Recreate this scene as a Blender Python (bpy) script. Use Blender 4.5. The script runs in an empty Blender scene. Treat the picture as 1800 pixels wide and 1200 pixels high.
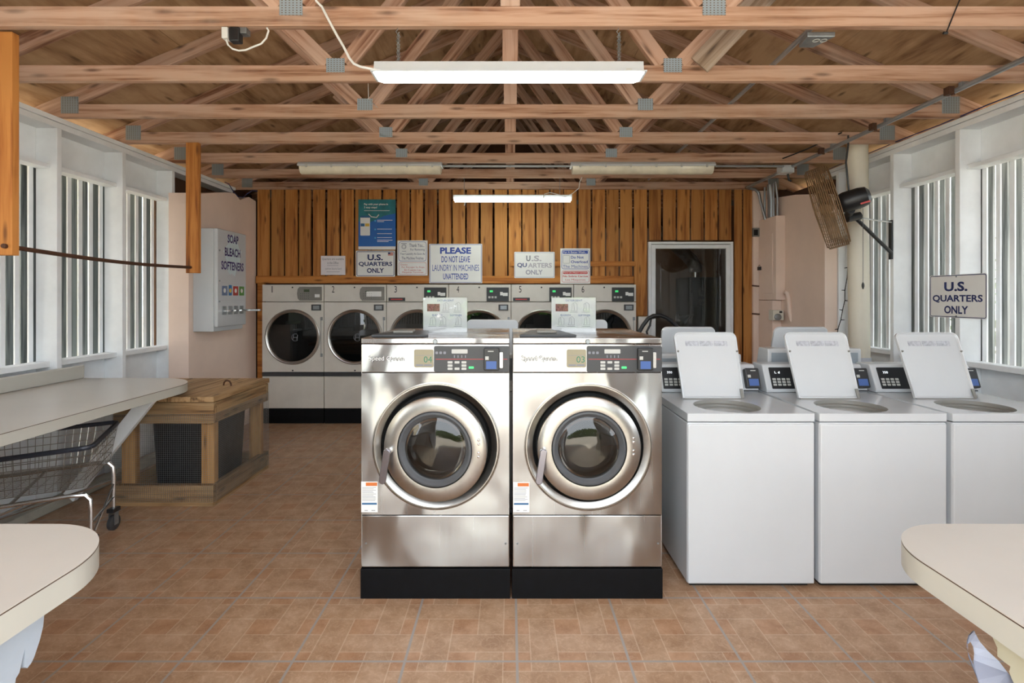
import bpy, bmesh, math, random
from mathutils import Vector, Matrix
random.seed(7)
C = bpy.data.collections.new('scene'); bpy.context.scene.collection.children.link(C)
C = bpy.context.scene.collection
S = bpy.context.scene

# ------------------------------------------------------------------ camera, sky, sun, exposure
F = 934.0; CX = 897.0; CY = 522.0; CAMZ = 1.4
cam = bpy.data.objects.new('camera', bpy.data.cameras.new('camera')); C.objects.link(cam)
cam.location = (0, 0, CAMZ); cam.rotation_euler = (math.pi/2, 0, 0)
cam.data.sensor_width = 36; cam.data.lens = F/1800*36
cam.data.shift_x = (900-CX)/1800; cam.data.shift_y = -(600-CY)/1800
cam.data.clip_start = 0.05; S.camera = cam
W = bpy.data.worlds.new('sky'); S.world = W; W.use_nodes = True
bgn = W.node_tree.nodes['Background']
bgn.inputs[0].default_value = (0.86, 0.93, 1.0, 1); bgn.inputs[1].default_value = 5.6
sun = bpy.data.objects.new('sun', bpy.data.lights.new('sun', 'SUN')); C.objects.link(sun)
sun.data.energy = 16; sun.data.angle = 0.03; sun.data.color = (1, 0.93, 0.82)
sun.rotation_euler = Vector((-0.42, -0.14, -1)).to_track_quat('-Z', 'Y').to_euler()
S.view_settings.view_transform = 'Standard'; S.view_settings.look = 'None'
S.view_settings.exposure = 0.38; S.view_settings.gamma = 1; S.view_settings.use_curve_mapping = False

# ------------------------------------------------------------------ helpers
def lin(c):
    return tuple(((x/255)/12.92 if x/255 <= 0.04045 else ((x/255+0.055)/1.055)**2.4) for x in c[:3]) + (1,)
def px(x, D): return (x-CX)*D/F
def pz(y, D): return CAMZ+(CY-y)*D/F

WORLD = {}
def wm(o): return WORLD.get(o.name, Matrix.Identity(4)) if o else Matrix.Identity(4)
def tag(o, label=None, cat=None, group=None, kind=None):
    if label: o['label'] = label
    if cat: o['category'] = cat
    if group: o['group'] = group
    if kind: o['kind'] = kind
    return o
def thing(name, label, cat, loc, rz=0, group=None, kind=None):
    o = bpy.data.objects.new(name, None); C.objects.link(o); o.empty_display_size = 0.1
    M = Matrix.Translation(Vector(loc)) @ Matrix.Rotation(rz, 4, 'Z')
    o.location = loc; o.rotation_euler = (0, 0, rz); WORLD[o.name] = M
    return tag(o, label, cat, group, kind)
def move(o, loc, rz=0):
    o.location = loc; o.rotation_euler = (0, 0, rz)
    WORLD[o.name] = Matrix.Translation(Vector(loc)) @ Matrix.Rotation(rz, 4, 'Z')
def frame(o, u, v):
    u = Vector(u).normalized(); v = Vector(v).normalized(); w = u.cross(v)
    return Matrix(((u.x, v.x, w.x, o[0]), (u.y, v.y, w.y, o[1]), (u.z, v.z, w.z, o[2]), (0, 0, 0, 1)))
def FR(D): return frame((0, D, CAMZ), (1, 0, 0), (0, 0, 1))   # plane facing the entrance

class MB:
    def __init__(s, M=None): s.b = bmesh.new(); s.M = M or Matrix.Identity(4); s.mi = 0
    def _v(s, p): return s.b.verts.new(s.M @ Vector(p))
    def _f(s, vs):
        try: f = s.b.faces.new(vs)
        except ValueError: return
        f.material_index = s.mi
    def box(s, x0, x1, y0, y1, z0, z1):
        v = [s._v(p) for p in ((x0,y0,z0),(x1,y0,z0),(x1,y1,z0),(x0,y1,z0),(x0,y0,z1),(x1,y0,z1),(x1,y1,z1),(x0,y1,z1))]
        for f in ((3,2,1,0),(4,5,6,7),(0,1,5,4),(1,2,6,5),(2,3,7,6),(3,0,4,7)): s._f([v[i] for i in f])
        return s
    def prism(s, poly, w0, w1):      # polygon in (u,v), extruded along w
        a = [s._v((p[0], p[1], w0)) for p in poly]; b = [s._v((p[0], p[1], w1)) for p in poly]; n = len(poly)
        s._f(a[::-1]); s._f(b)
        for i in range(n): s._f([a[i], a[(i+1) % n], b[(i+1) % n], b[i]])
        return s
    def prismz(s, poly, z0, z1): return s.prism(poly, z0, z1)
    def loft(s, rings, close=True, cap=True):
        R = [[s._v(p) for p in r] for r in rings]; n = len(R[0])
        for k in range(len(R)-1):
            for i in range(n if close else n-1):
                s._f([R[k][i], R[k][(i+1) % n], R[k+1][(i+1) % n], R[k+1][i]])
        if cap and close: s._f(R[0][::-1]); s._f(R[-1])
        return s
    def tube(s, pts, r, n=8, cap=True, closed=False):
        pts = [Vector(p) for p in pts]; rs = r if isinstance(r, (list, tuple)) else [r]*len(pts)
        rings = []; prev = None
        for i, p in enumerate(pts):
            if closed: t = (pts[(i+1) % len(pts)]-pts[i-1])
            else: t = (pts[min(i+1, len(pts)-1)]-pts[max(i-1, 0)])
            t = t.normalized() if t.length > 1e-9 else Vector((0, 0, 1))
            if prev is None:
                a = t.cross(Vector((0, 0, 1)));
                if a.length < 0.1: a = t.cross(Vector((1, 0, 0)))
            else: a = prev - t*prev.dot(t)
            a.normalize(); prev = a; b = t.cross(a)
            rings.append([p+(a*math.cos(2*math.pi*k/n)+b*math.sin(2*math.pi*k/n))*rs[i] for k in range(n)])
        if closed: rings.append(rings[0]); return s.loft(rings, cap=False)
        return s.loft(rings, cap=cap)
    def cyl(s, p0, p1, r, n=16, r1=None): return s.tube([p0, p1], [r, r if r1 is None else r1], n)
    def lathe(s, c, axis, prof, n=48, cap=False):   # prof: (radius, along axis)
        axis = Vector(axis).normalized(); a = axis.cross(Vector((0, 0, 1)))
        if a.length < 0.1: a = axis.cross(Vector((1, 0, 0)))
        a.normalize(); b = axis.cross(a); c = Vector(c)
        return s.loft([[c+axis*h+(a*math.cos(2*math.pi*k/n)+b*math.sin(2*math.pi*k/n))*max(r, 1e-4) for k in range(n)] for r, h in prof], cap=cap)
    def ring(s, c, axis, R, r, n=40, m=6):
        axis = Vector(axis).normalized(); a = axis.cross(Vector((0, 0, 1)))
        if a.length < 0.1: a = axis.cross(Vector((1, 0, 0)))
        a.normalize(); b = axis.cross(a); c = Vector(c)
        return s.tube([c+(a*math.cos(2*math.pi*k/n)+b*math.sin(2*math.pi*k/n))*R for k in range(n)], r, m, closed=True)
    def holed(s, u0, u1, v0, v1, w, cu, cv, r, n=64, t=0.0):   # flat plate with a round hole
        angs = [2*math.pi*k/n for k in range(n)]+[math.atan2(y-cv, x-cu) % (2*math.pi) for x in (u0, u1) for y in (v0, v1)]
        angs = sorted(set(round(a, 6) for a in angs)); inn = []; out = []
        for a in angs:
            c, q = math.cos(a), math.sin(a)
            tx = ((u1-cu)/c if c > 0 else (u0-cu)/c) if abs(c) > 1e-9 else 1e9
            ty = ((v1-cv)/q if q > 0 else (v0-cv)/q) if abs(q) > 1e-9 else 1e9
            k = min(tx, ty); inn.append((cu+r*c, cv+r*q, w)); out.append((cu+k*c, cv+k*q, w))
        rings = [inn, out]
        if t: rings = [[(p[0], p[1], w-t) for p in inn], inn, out, [(p[0], p[1], w-t) for p in out]]
        return s.loft(rings, cap=False)
    def build(s, name, mats, parent=None, bevel=0, smooth=False, seg=2):
        me = bpy.data.meshes.new(name); bmesh.ops.recalc_face_normals(s.b, faces=s.b.faces)
        root = parent
        while root is not None and root.parent is not None: root = root.parent
        loc = None
        if root is not None: s.b.transform(wm(root).inverted())
        else:
            xs = [v.co for v in s.b.verts]
            lo = [min(v[i] for v in xs) for i in range(3)]; hi = [max(v[i] for v in xs) for i in range(3)]
            loc = Vector(((lo[0]+hi[0])/2, (lo[1]+hi[1])/2, lo[2])); s.b.transform(Matrix.Translation(-loc))
        s.b.to_mesh(me); s.b.free()
        for m in (mats if isinstance(mats, (list, tuple)) else [mats]): me.materials.append(m)
        o = bpy.data.objects.new(name, me); C.objects.link(o)
        if parent: o.parent = parent
        else: o.location = loc; WORLD[o.name] = Matrix.Translation(loc)
        if bevel:
            md = o.modifiers.new('bevel', 'BEVEL'); md.width = bevel; md.segments = seg; md.limit_method = 'ANGLE'; md.angle_limit = 0.6
        if smooth:
            for p in me.polygons: p.use_smooth = True
            try: me.set_sharp_from_angle(angle=0.7)
            except Exception: pass
        return o
def rr(u0, u1, v0, v1, r, n=5, corners=(1, 1, 1, 1)):
    out = []
    for (cx, cy, a0, on) in ((u1-r, v1-r, 0, corners[0]), (u0+r, v1-r, 90, corners[1]), (u0+r, v0+r, 180, corners[2]), (u1-r, v0+r, 270, corners[3])):
        if not on: out.append((u1 if a0 in (0, 270) else u0, v1 if a0 in (0, 90) else v0)); continue
        for k in range(n+1):
            a = math.radians(a0+90*k/n); out.append((cx+r*math.cos(a), cy+r*math.sin(a)))
    return out
def beam(name, p0, p1, w, h, mat, parent=None, up=(0, 0, 1), bevel=0.002):
    """timber from p0 to p1; w across, h along up"""
    p0 = Vector(p0); p1 = Vector(p1); d = p1-p0; L = d.length; u = d.normalized()
    up = Vector(up); v = (up-u*up.dot(u)).normalized(); side = v.cross(u)
    M = Matrix(((u.x, side.x, v.x, 0), (u.y, side.y, v.y, 0), (u.z, side.z, v.z, 0), (0, 0, 0, 1))); mid = (p0+p1)/2
    M = Matrix.Translation(mid) @ M
    if M.to_3x3().determinant() < 0:
        M = Matrix.Translation(mid) @ Matrix(((u.x, -side.x, v.x, 0), (u.y, -side.y, v.y, 0), (u.z, -side.z, v.z, 0), (0, 0, 0, 1)))
    b = MB(); b.box(-L/2, L/2, -w/2, w/2, -h/2, h/2)
    me = bpy.data.meshes.new(name); bmesh.ops.recalc_face_normals(b.b, faces=b.b.faces); b.b.to_mesh(me); b.b.free()
    me.materials.append(mat); o = bpy.data.objects.new(name, me); C.objects.link(o)
    if parent:
        o.parent = parent; root = parent
        while root.parent is not None: root = root.parent
        o.matrix_basis = wm(root).inverted() @ M
    else: o.matrix_basis = M; WORLD[o.name] = M
    if bevel: md = o.modifiers.new('bevel', 'BEVEL'); md.width = bevel; md.segments = 1
    return o
def text(name, body, M, u0, u1, v0, v1, mat, parent, bold=0.0, w=0.0, depth=0.0006, spacing=1.0, fit=True, align='CENTER'):
    cu = bpy.data.curves.new(name, 'FONT'); cu.body = body; cu.size = 1; cu.offset = bold; cu.resolution_u = 3; cu.space_character = spacing
    cu.align_x = align
    to = bpy.data.objects.new('tmp', cu); C.objects.link(to)
    dg = bpy.context.evaluated_depsgraph_get(); me = bpy.data.meshes.new_from_object(to.evaluated_get(dg))
    bpy.data.objects.remove(to)
    xs = [v.co.x for v in me.vertices]; ys = [v.co.y for v in me.vertices]
    x0, x1, y0, y1 = min(xs), max(xs), min(ys), max(ys)
    T = M @ Matrix.Translation((u0, v0, w)) @ Matrix.Diagonal(((u1-u0)/(x1-x0), (v1-v0)/(y1-y0), 1, 1)) @ Matrix.Translation((-x0, -y0, 0))
    root = parent
    while root is not None and root.parent is not None: root = root.parent
    me.transform(wm(root).inverted() @ T); me.materials.clear(); me.materials.append(mat)
    for p in me.polygons: p.material_index = 0
    me.name = name
    o = bpy.data.objects.new(name, me); C.objects.link(o); o.parent = parent
    return o
def copy_tree(o, parent=None):
    c = o.copy(); C.objects.link(c)
    if parent: c.parent = parent
    for ch in [x for x in C.objects if x.parent == o]: copy_tree(ch, c)
    return c

# ------------------------------------------------------------------ materials
class N:
    def __init__(s, name):
        s.m = bpy.data.materials.new(name); s.m.use_nodes = True; s.t = s.m.node_tree; s.p = s.t.nodes['Principled BSDF']
        s.tc = s.n('ShaderNodeTexCoord')
    def n(s, k, **kw):
        x = s.t.nodes.new(k)
        for a, b in kw.items(): setattr(x, a, b)
        return x
    def l(s, a, b): s.t.links.new(a, b)
    def put(s, inp, v):
        if hasattr(v, 'is_output') or isinstance(v, bpy.types.NodeSocket): s.l(v, inp)
        else: inp.default_value = v
    def math(s, op, a, b=None, c=None):
        x = s.n('ShaderNodeMath', operation=op); s.put(x.inputs[0], a)
        if b is not None: s.put(x.inputs[1], b)
        if c is not None: s.put(x.inputs[2], c)
        return x.outputs[0]
    def mapping(s, scale, src='Object', rnd=False, rot=(0, 0, 0)):
        v = s.tc.outputs[src]
        if rnd:
            oi = s.n('ShaderNodeObjectInfo'); g = s.n('ShaderNodeVectorMath', operation='SCALE'); g.inputs[0].default_value = (31, 17, 23); s.l(oi.outputs['Random'], g.inputs[3])
            a = s.n('ShaderNodeVectorMath', operation='ADD'); s.l(v, a.inputs[0]); s.l(g.outputs[0], a.inputs[1]); v = a.outputs[0]
        mp = s.n('ShaderNodeMapping'); s.l(v, mp.inputs[0]); mp.inputs['Scale'].default_value = scale; mp.inputs['Rotation'].default_value = rot
        return mp.outputs[0]
    def noise(s, vec, scale=1, detail=3, rough=0.5, dist=0):
        x = s.n('ShaderNodeTexNoise'); s.l(vec, x.inputs['Vector']); x.inputs['Scale'].default_value = scale; x.inputs['Detail'].default_value = detail
        x.inputs['Roughness'].default_value = rough; x.inputs['Distortion'].default_value = dist; return x.outputs['Fac']
    def ramp(s, fac, stops):
        x = s.n('ShaderNodeValToRGB'); s.l(fac, x.inputs[0]); e = x.color_ramp.elements
        while len(e) < len(stops): e.new(0.5)
        for k, (p, c) in enumerate(stops): e[k].position = p; e[k].color = c if len(c) == 4 else lin(c)
        return x.outputs[0]
    def mix(s, f, a, b, mode='MIX'):
        x = s.n('ShaderNodeMix', data_type='RGBA', blend_type=mode); s.put(x.inputs[0], f); s.put(x.inputs[6], a); s.put(x.inputs[7], b); return x.outputs[2]
    def bump(s, h, strength=0.3, dist=0.01):
        x = s.n('ShaderNodeBump'); x.inputs['Strength'].default_value = strength; x.inputs['Distance'].default_value = dist; s.l(h, x.inputs['Height']); s.l(x.outputs[0], s.p.inputs['Normal']); return x
    def setp(s, col=None, rough=None, metal=None, **kw):
        if col is not None: s.put(s.p.inputs['Base Color'], col)
        if rough is not None: s.put(s.p.inputs['Roughness'], rough)
        if metal is not None: s.put(s.p.inputs['Metallic'], metal)
        for k, v in kw.items(): s.put(s.p.inputs[k.replace('_', ' ')], v)
        return s
def flat(name, col, rough=0.5, metal=0, var=0.06, scale=6, bump=0.0, bscale=60, **kw):
    q = N(name); c = lin(col); d = tuple(x*(1-var*2.2) for x in c[:3])+(1,)
    n = q.noise(q.mapping((1, 1, 1)), scale, 4, 0.6); q.setp(q.ramp(n, [(0.3, d), (0.7, c)]), rough, metal, **kw)
    if bump: q.bump(q.noise(q.mapping((1, 1, 1)), bscale, 3), bump, 0.004)
    return q.m
def emit(name, col, s):
    q = N(name); q.setp(lin(col), 0.5); q.p.inputs['Emission Color'].default_value = lin(col); q.p.inputs['Emission Strength'].default_value = s; return q.m
def wood(name, light, mid, dark, axis=0, grain=22, blotch=None, island=False, knots=True, rough=0.75, thick=1):
    q = N(name); sc = [grain]*3; sc[axis] = 1.1
    vec = q.mapping(tuple(sc), rnd=True)
    if island:
        g = q.n('ShaderNodeNewGeometry'); a = q.n('ShaderNodeVectorMath', operation='SCALE'); a.inputs[0].default_value = (37, 91, 53); q.l(g.outputs['Random Per Island'], a.inputs[3])
        b = q.n('ShaderNodeVectorMath', operation='ADD'); q.l(vec, b.inputs[0]); q.l(a.outputs[0], b.inputs[1]); vec = b.outputs[0]
    n1 = q.noise(vec, 1, 4, 0.55, 0.6); n2 = q.noise(vec, 3.2, 3, 0.6)
    f = q.math('MULTIPLY_ADD', n2, 0.3, q.math('MULTIPLY', n1, 0.8))
    col = q.ramp(f, [(0.39, dark), (0.5, mid), (0.62, light)])
    if island:
        v = q.math('MULTIPLY_ADD', g.outputs['Random Per Island'], 0.35, 0.8)
        cb = q.n('ShaderNodeCombineColor'); [q.l(v, cb.inputs[i]) for i in range(3)]
        col = q.mix(1.0, col, cb.outputs[0], 'MULTIPLY')
    if knots:
        ks = [7.5]*3; ks[axis] = 1.7; ks[thick] = 1; kv = q.mapping(tuple(ks), rnd=True)
        if island:
            b2 = q.n('ShaderNodeVectorMath', operation='ADD'); q.l(kv, b2.inputs[0]); q.l(a.outputs[0], b2.inputs[1]); kv = b2.outputs[0]
        sp = q.n('ShaderNodeSeparateXYZ'); cbx = q.n('ShaderNodeCombineXYZ'); q.l(kv, sp.inputs[0]); ax2 = [i for i in range(3) if i != thick]
        q.l(sp.outputs[ax2[0]], cbx.inputs[0]); q.l(sp.outputs[ax2[1]], cbx.inputs[1])
        vo = q.n('ShaderNodeTexVoronoi', voronoi_dimensions='2D'); q.l(cbx.outputs[0], vo.inputs['Vector']); vo.inputs['Scale'].default_value = 1.0
        k = q.ramp(vo.outputs['Distance'], [(0.03, (0, 0, 0, 1)), (0.11, (1, 1, 1, 1))])
        kd = tuple(x*0.45 for x in lin(dark)[:3])+(1,); col = q.mix(q.math('MULTIPLY', q.math('SUBTRACT', 1, k), 0.75), col, kd)
    if blotch:
        bl = q.noise(q.mapping((2.2, 2.2, 2.2), rnd=True), 1, 4, 0.65); col = q.mix(q.math('MULTIPLY', q.ramp(bl, [(0.45, (0, 0, 0, 1)), (0.7, (1, 1, 1, 1))]), 0.6), col, lin(blotch))
    q.setp(col, rough); q.bump(n1, 0.25, 0.003); return q.m

M_ = {}
M_['truss'] = wood('truss_pine', (192, 156, 132), (168, 128, 102), (120, 78, 54), 0, 26, (184, 160, 142))
M_['stain'] = wood('stained_pine', (188, 124, 58), (168, 102, 40), (126, 68, 22), 0, 20)
M_['plank'] = wood('stained_planks', (186, 128, 66), (166, 106, 48), (130, 76, 30), 2, 18, island=True)
M_['weather'] = wood('weathered_pine', (164, 132, 94), (134, 102, 66), (80, 58, 38), 0, 24, (128, 118, 92))
M_['ply'] = wood('plywood', (188, 154, 118), (164, 128, 92), (118, 84, 56), 1, 6, (148, 114, 84), rough=0.85, thick=2)
M_['white'] = flat('white_paint', (240, 243, 245), 0.6, var=0.07, scale=3, bump=0.15, bscale=30)
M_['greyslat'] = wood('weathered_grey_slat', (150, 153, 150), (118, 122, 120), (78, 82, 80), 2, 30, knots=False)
M_['pink'] = flat('pink_plaster', (240, 216, 200), 0.8, var=0.05, scale=2, bump=0.15, bscale=90)
M_['enamel'] = flat('white_enamel', (198, 201, 204), 0.22, var=0.02, scale=3, Coat_Weight=0.3)
M_['dryerwhite'] = flat('dryer_enamel', (214, 209, 200), 0.4, var=0.05, scale=5)
M_['black'] = flat('black_plastic', (30, 31, 34), 0.4)
M_['blackbase'] = flat('black_painted_base', (9, 10, 14), 0.7, var=0.3, scale=20, Specular_IOR_Level=0.2)
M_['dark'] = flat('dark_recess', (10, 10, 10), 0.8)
M_['charcoal'] = flat('charcoal_panel', (58, 59, 62), 0.45, var=0.04)
M_['greypanel'] = flat('grey_plastic_panel', (128, 126, 120), 0.5)
M_['rubber'] = flat('grey_rubber_gasket', (74, 76, 80), 0.45)
M_['galv'] = flat('galvanised_steel', (150, 155, 158), 0.4, 0.7, var=0.12, scale=25)
M_['conduit'] = flat('conduit_steel', (160, 163, 166), 0.35, 0.6, var=0.06)
M_['chrome'] = flat('chrome', (218, 218, 220), 0.25, 1.0, var=0.02)
M_['pvc'] = flat('cream_pvc', (222, 216, 200), 0.45, var=0.04, scale=3)
M_['cable'] = flat('white_cable', (225, 225, 222), 0.5)
M_['cream'] = flat('cream_laminate_edge', (186, 184, 175), 0.4, var=0.02)
M_['lam'] = flat('grey_beige_laminate', (192, 187, 180), 0.3, var=0.03, scale=3)
M_['brownline'] = flat('brown_laminate_core', (70, 48, 34), 0.6)
M_['sign'] = flat('white_sign', (228, 228, 226), 0.45, var=0.02)
M_['paper'] = flat('white_paper', (226, 220, 222), 0.7, var=0.02)
M_['navy'] = flat('navy_ink', (22, 40, 96), 0.5, var=0.02)
M_['blueink'] = flat('blue_ink', (48, 74, 160), 0.5, var=0.02)
M_['redink'] = flat('red_ink', (196, 60, 58), 0.5, var=0.02)
M_['greyink'] = flat('faded_grey_ink', (176, 172, 180), 0.5, var=0.02)
M_['inkgrey'] = flat('grey_print', (120, 122, 130), 0.5, var=0.02)
M_['blackink'] = flat('black_ink', (24, 24, 26), 0.5, var=0.02)
M_['poster'] = flat('poster_blue', (14, 96, 176), 0.4, var=0.04)
M_['teal'] = flat('poster_teal', (34, 128, 138), 0.4, var=0.2, scale=9)
M_['tan'] = flat('tan_sticker', (146, 138, 114), 0.5, var=0.03)
M_['green'] = flat('green_ink', (34, 110, 84), 0.5, var=0.02)
M_['orange'] = flat('orange_ink', (206, 112, 52), 0.5, var=0.02)
M_['yellow'] = flat('yellow_ink', (222, 186, 70), 0.5, var=0.02)
M_['stickblue'] = flat('sticker_blue', (40, 96, 140), 0.5, var=0.02)
M_['key'] = flat('membrane_key', (180, 180, 176), 0.5, var=0.02)
M_['purple'] = flat('purple_ink', (52, 30, 96), 0.5, var=0.02)
M_['rust'] = flat('dusty_rusted_wire', (148, 116, 82), 0.7, 0.2, var=0.2, scale=20)
M_['rusty'] = flat('rusty_steel', (94, 62, 44), 0.7, 0.3, var=0.2, scale=30)
M_['bag'] = flat('thin_plastic', (128, 132, 148), 0.35, var=0.03)
M_['cartblue'] = flat('dark_blue_vinyl', (40, 44, 54), 0.4)
M_['wire'] = flat('chromed_wire', (168, 166, 160), 0.3, 0.9, var=0.1, scale=30)
M_['screenlit'] = emit('lit_screen', (56, 84, 140), 0.15)
M_['led'] = emit('white_led_digits', (235, 240, 245), 1.0)
M_['ledgreen'] = emit('green_led', (60, 200, 110), 0.5)
M_['tubelit'] = emit('lit_diffuser', (246, 255, 246), 12)
M_['conc'] = flat('concrete_curb', (176, 172, 160), 0.8, var=0.1, scale=8)
M_['siding'] = flat('cream_siding', (214, 204, 178), 0.7)
M_['leaf'] = flat('leaf_green', (94, 134, 52), 0.5, var=0.25, scale=3)
M_['leafy'] = flat('leaf_yellow_green', (150, 178, 74), 0.5, var=0.25, scale=3)
M_['bark'] = flat('bark', (120, 96, 76), 0.9, var=0.25, scale=20)
M_['ground'] = flat('pale_ground', (206, 198, 182), 0.9, var=0.08, scale=1.5)
M_['brownwall'] = flat('brown_wood_backing', (92, 62, 42), 0.8, var=0.1)
M_['furnace'] = flat('grey_furnace_steel', (84, 90, 94), 0.5, 0.3)
M_['backroom'] = flat('utility_room_plaster', (150, 128, 112), 0.85)
M_['handle'] = flat('satin_handle', (150, 150, 160), 0.25, 0.9, var=0.05)

q = N('brushed_stainless')       # front and side panels of the large washers
v1 = q.mapping((60, 60, 1.2), rnd=True); n = q.noise(v1, 1, 3); n2 = q.noise(q.mapping((3.2, 3.2, 2.2), rnd=True), 1, 1.5, 0.4); n3 = q.noise(q.mapping((9, 9, 9)), 1, 5, 0.7)
q.setp(q.mix(q.ramp(n3, [(0.62, (0, 0, 0, 1)), (0.8, (0.25, 0.25, 0.25, 1))]), (0.42, 0.415, 0.41, 1), (0.34, 0.28, 0.22, 1)), q.math('MULTIPLY_ADD', n, 0.08, 0.22), 1.0, Anisotropic=0.85, Anisotropic_Rotation=0.25)
tg = q.n('ShaderNodeTangent', direction_type='RADIAL', axis='Z'); q.l(tg.outputs[0], q.p.inputs['Tangent'])
b1 = q.bump(n2, 1.0, 0.07); b2 = q.n('ShaderNodeBump'); b2.inputs['Strength'].default_value = 0.03; b2.inputs['Distance'].default_value = 0.002
q.l(n, b2.inputs['Height']); q.l(b1.outputs[0], b2.inputs['Normal']); q.l(b2.outputs[0], q.p.inputs['Normal']); M_['steel'] = q.m
q = N('satin_stainless'); n3 = q.noise(q.mapping((14, 14, 14)), 1, 5, 0.7)
q.setp(q.ramp(n3, [(0.3, (0.40, 0.39, 0.37, 1)), (0.6, (0.47, 0.46, 0.44, 1))]), q.math('MULTIPLY_ADD', n3, 0.12, 0.24), 1.0); M_['satin'] = q.m

def glassmat(name, tint, refl=0.12, rough=0.02, ior=1.5):
    q = N(name); tr = q.n('ShaderNodeBsdfTransparent'); tr.inputs[0].default_value = tint
    gl = q.n('ShaderNodeBsdfGlossy'); gl.inputs['Roughness'].default_value = rough; lw = q.n('ShaderNodeFresnel'); lw.inputs['IOR'].default_value = ior
    f = q.math('MINIMUM', q.math('ADD', lw.outputs[0], refl), 1.0)
    mx = q.n('ShaderNodeMixShader'); q.l(f, mx.inputs[0]); q.l(tr.outputs[0], mx.inputs[1]); q.l(gl.outputs[0], mx.inputs[2])
    q.l(mx.outputs[0], q.t.nodes['Material Output'].inputs[0]); return q.m
M_['glass'] = glassmat('clear_door_glass', (0.58, 0.56, 0.53, 1), 0.04, ior=1.22)
M_['smoke'] = glassmat('smoked_door_glass', (0.22, 0.23, 0.23, 1), 0.02)
M_['acrylic'] = glassmat('clear_acrylic', (0.93, 0.93, 0.93, 1), 0.02)
M_['doorglass'] = glassmat('dark_pane', (0.7, 0.7, 0.68, 1), 0.0)
M_['amber'] = flat('aged_fixture_diffuser', (232, 224, 202), 0.2, var=0.1, scale=8, Coat_Weight=0.5)

# floor tile: grout grid plus printed pinwheel of planks and squares
def floor_mat():
    q = N('terracotta_tile'); T = 0.4315; sx = q.n('ShaderNodeSeparateXYZ'); geo = q.n('ShaderNodeNewGeometry'); q.l(geo.outputs['Position'], sx.inputs[0])
    X = q.math('DIVIDE', q.math('SUBTRACT', sx.outputs[0], 0.026), T); Y = q.math('DIVIDE', q.math('SUBTRACT', sx.outputs[1], 2.043), T)
    def fr(a): return q.math('FRACT', a)
    u = q.math('MULTIPLY', fr(q.math('ADD', X, 0.125+50)), 4); v = q.math('MULTIPLY', fr(q.math('ADD', Y, 0.125+50)), 4)
    def eq(a, k): return q.math('COMPARE', a, k, 0.1)
    def near(a, w):  # 1 close to integer
        d = q.math('ABSOLUTE', q.math('SUBTRACT', a, q.math('ROUND', a))); return q.math('LESS_THAN', d, w)
    def lines(a, row):  # boundaries of a, rows by other coordinate
        b = q.math('MODULO', q.math('ROUND', a), 4)
        e1 = q.math('MULTIPLY', eq(row, 3 if a is u else 1), q.math('ADD', eq(b, 1), eq(b, 2)))
        e2 = q.math('MULTIPLY', eq(row, 1 if a is u else 3), q.math('ADD', eq(b, 3), eq(b, 0)))
        keep = q.math('SUBTRACT', 1, q.math('MINIMUM', q.math('ADD', e1, e2), 1)); return q.math('MULTIPLY', keep, near(a, 0.02))
    i = q.math('FLOOR', u); j = q.math('FLOOR', v)
    ln = q.math('MAXIMUM', lines(u, j), lines(v, i))
    sq = q.math('MULTIPLY', q.math('LESS_THAN', q.math('MODULO', i, 2), 0.5), q.math('LESS_THAN', q.math('MODULO', j, 2), 0.5))
    gr = q.math('MAXIMUM', near(X, 0.012), near(Y, 0.012))
    n1 = q.noise(geo.outputs['Position'], 9, 4, 0.65); n2 = q.noise(geo.outputs['Position'], 45, 5, 0.75, 1.5); n3 = q.noise(geo.outputs['Position'], 1.2, 2)
    base = q.ramp(n1, [(0.35, (148, 114, 86)), (0.5, (162, 129, 101)), (0.68, (175, 144, 118))])
    base = q.mix(q.math('MULTIPLY', q.ramp(n2, [(0.5, (0, 0, 0, 1)), (0.62, (1, 1, 1, 1))]), 0.35), base, lin((200, 170, 146)))
    base = q.mix(q.math('MULTIPLY', sq, 0.36), base, q.ramp(n1, [(0.35, (150, 98, 62)), (0.65, (176, 126, 90))]))
    # relief ornament: rings inside each plank cell
    cu = q.math('SUBTRACT', q.math('FRACT', u), 0.5); cv = q.math('SUBTRACT', q.math('FRACT', v), 0.5)
    rad = q.math('SQRT', q.math('ADD', q.math('MULTIPLY', cu, cu), q.math('MULTIPLY', cv, cv)))
    rad = q.math('ADD', rad, q.math('MULTIPLY', q.math('SUBTRACT', n2, 0.5), 0.22))
    rg = q.math('LESS_THAN', q.math('ABSOLUTE', q.math('SUBTRACT', rad, 0.36)), 0.018)
    rg = q.math('MULTIPLY', rg, q.math('SUBTRACT', 1, sq))
    base = q.mix(q.math('MULTIPLY', rg, 0.16), base, lin((206, 176, 150)))
    base = q.mix(q.math('MULTIPLY', ln, 0.42), base, lin((206, 184, 162)))
    base = q.mix(gr, base, lin((150, 143, 138)))
    q.setp(base, q.math('MULTIPLY_ADD', n2, 0.15, 0.36)); h = q.math('SUBTRACT', q.math('MULTIPLY', n2, 0.3), q.math('MAXIMUM', gr, q.math('MULTIPLY', ln, 0.5))); q.bump(h, 0.25, 0.002)
    return q.m
M_['tile'] = floor_mat()
M_['post'] = wood('pale_post_pine', (196, 152, 98), (172, 126, 74), (122, 86, 48), 0, 22)
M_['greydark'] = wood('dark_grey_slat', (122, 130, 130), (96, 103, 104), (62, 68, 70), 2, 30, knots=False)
M_['weatherY'] = wood('weathered_pine_lid', (164, 132, 94), (134, 102, 66), (80, 58, 38), 1, 24, (128, 118, 92), island=True, thick=2)
M_['galvplate'] = None
q = N('punched_truss_plate'); br = q.n('ShaderNodeTexBrick'); q.l(q.mapping((1, 1, 1)), br.inputs['Vector']);
sxx = q.n('ShaderNodeSeparateXYZ'); q.l(q.tc.outputs['Object'], sxx.inputs[0])
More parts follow.
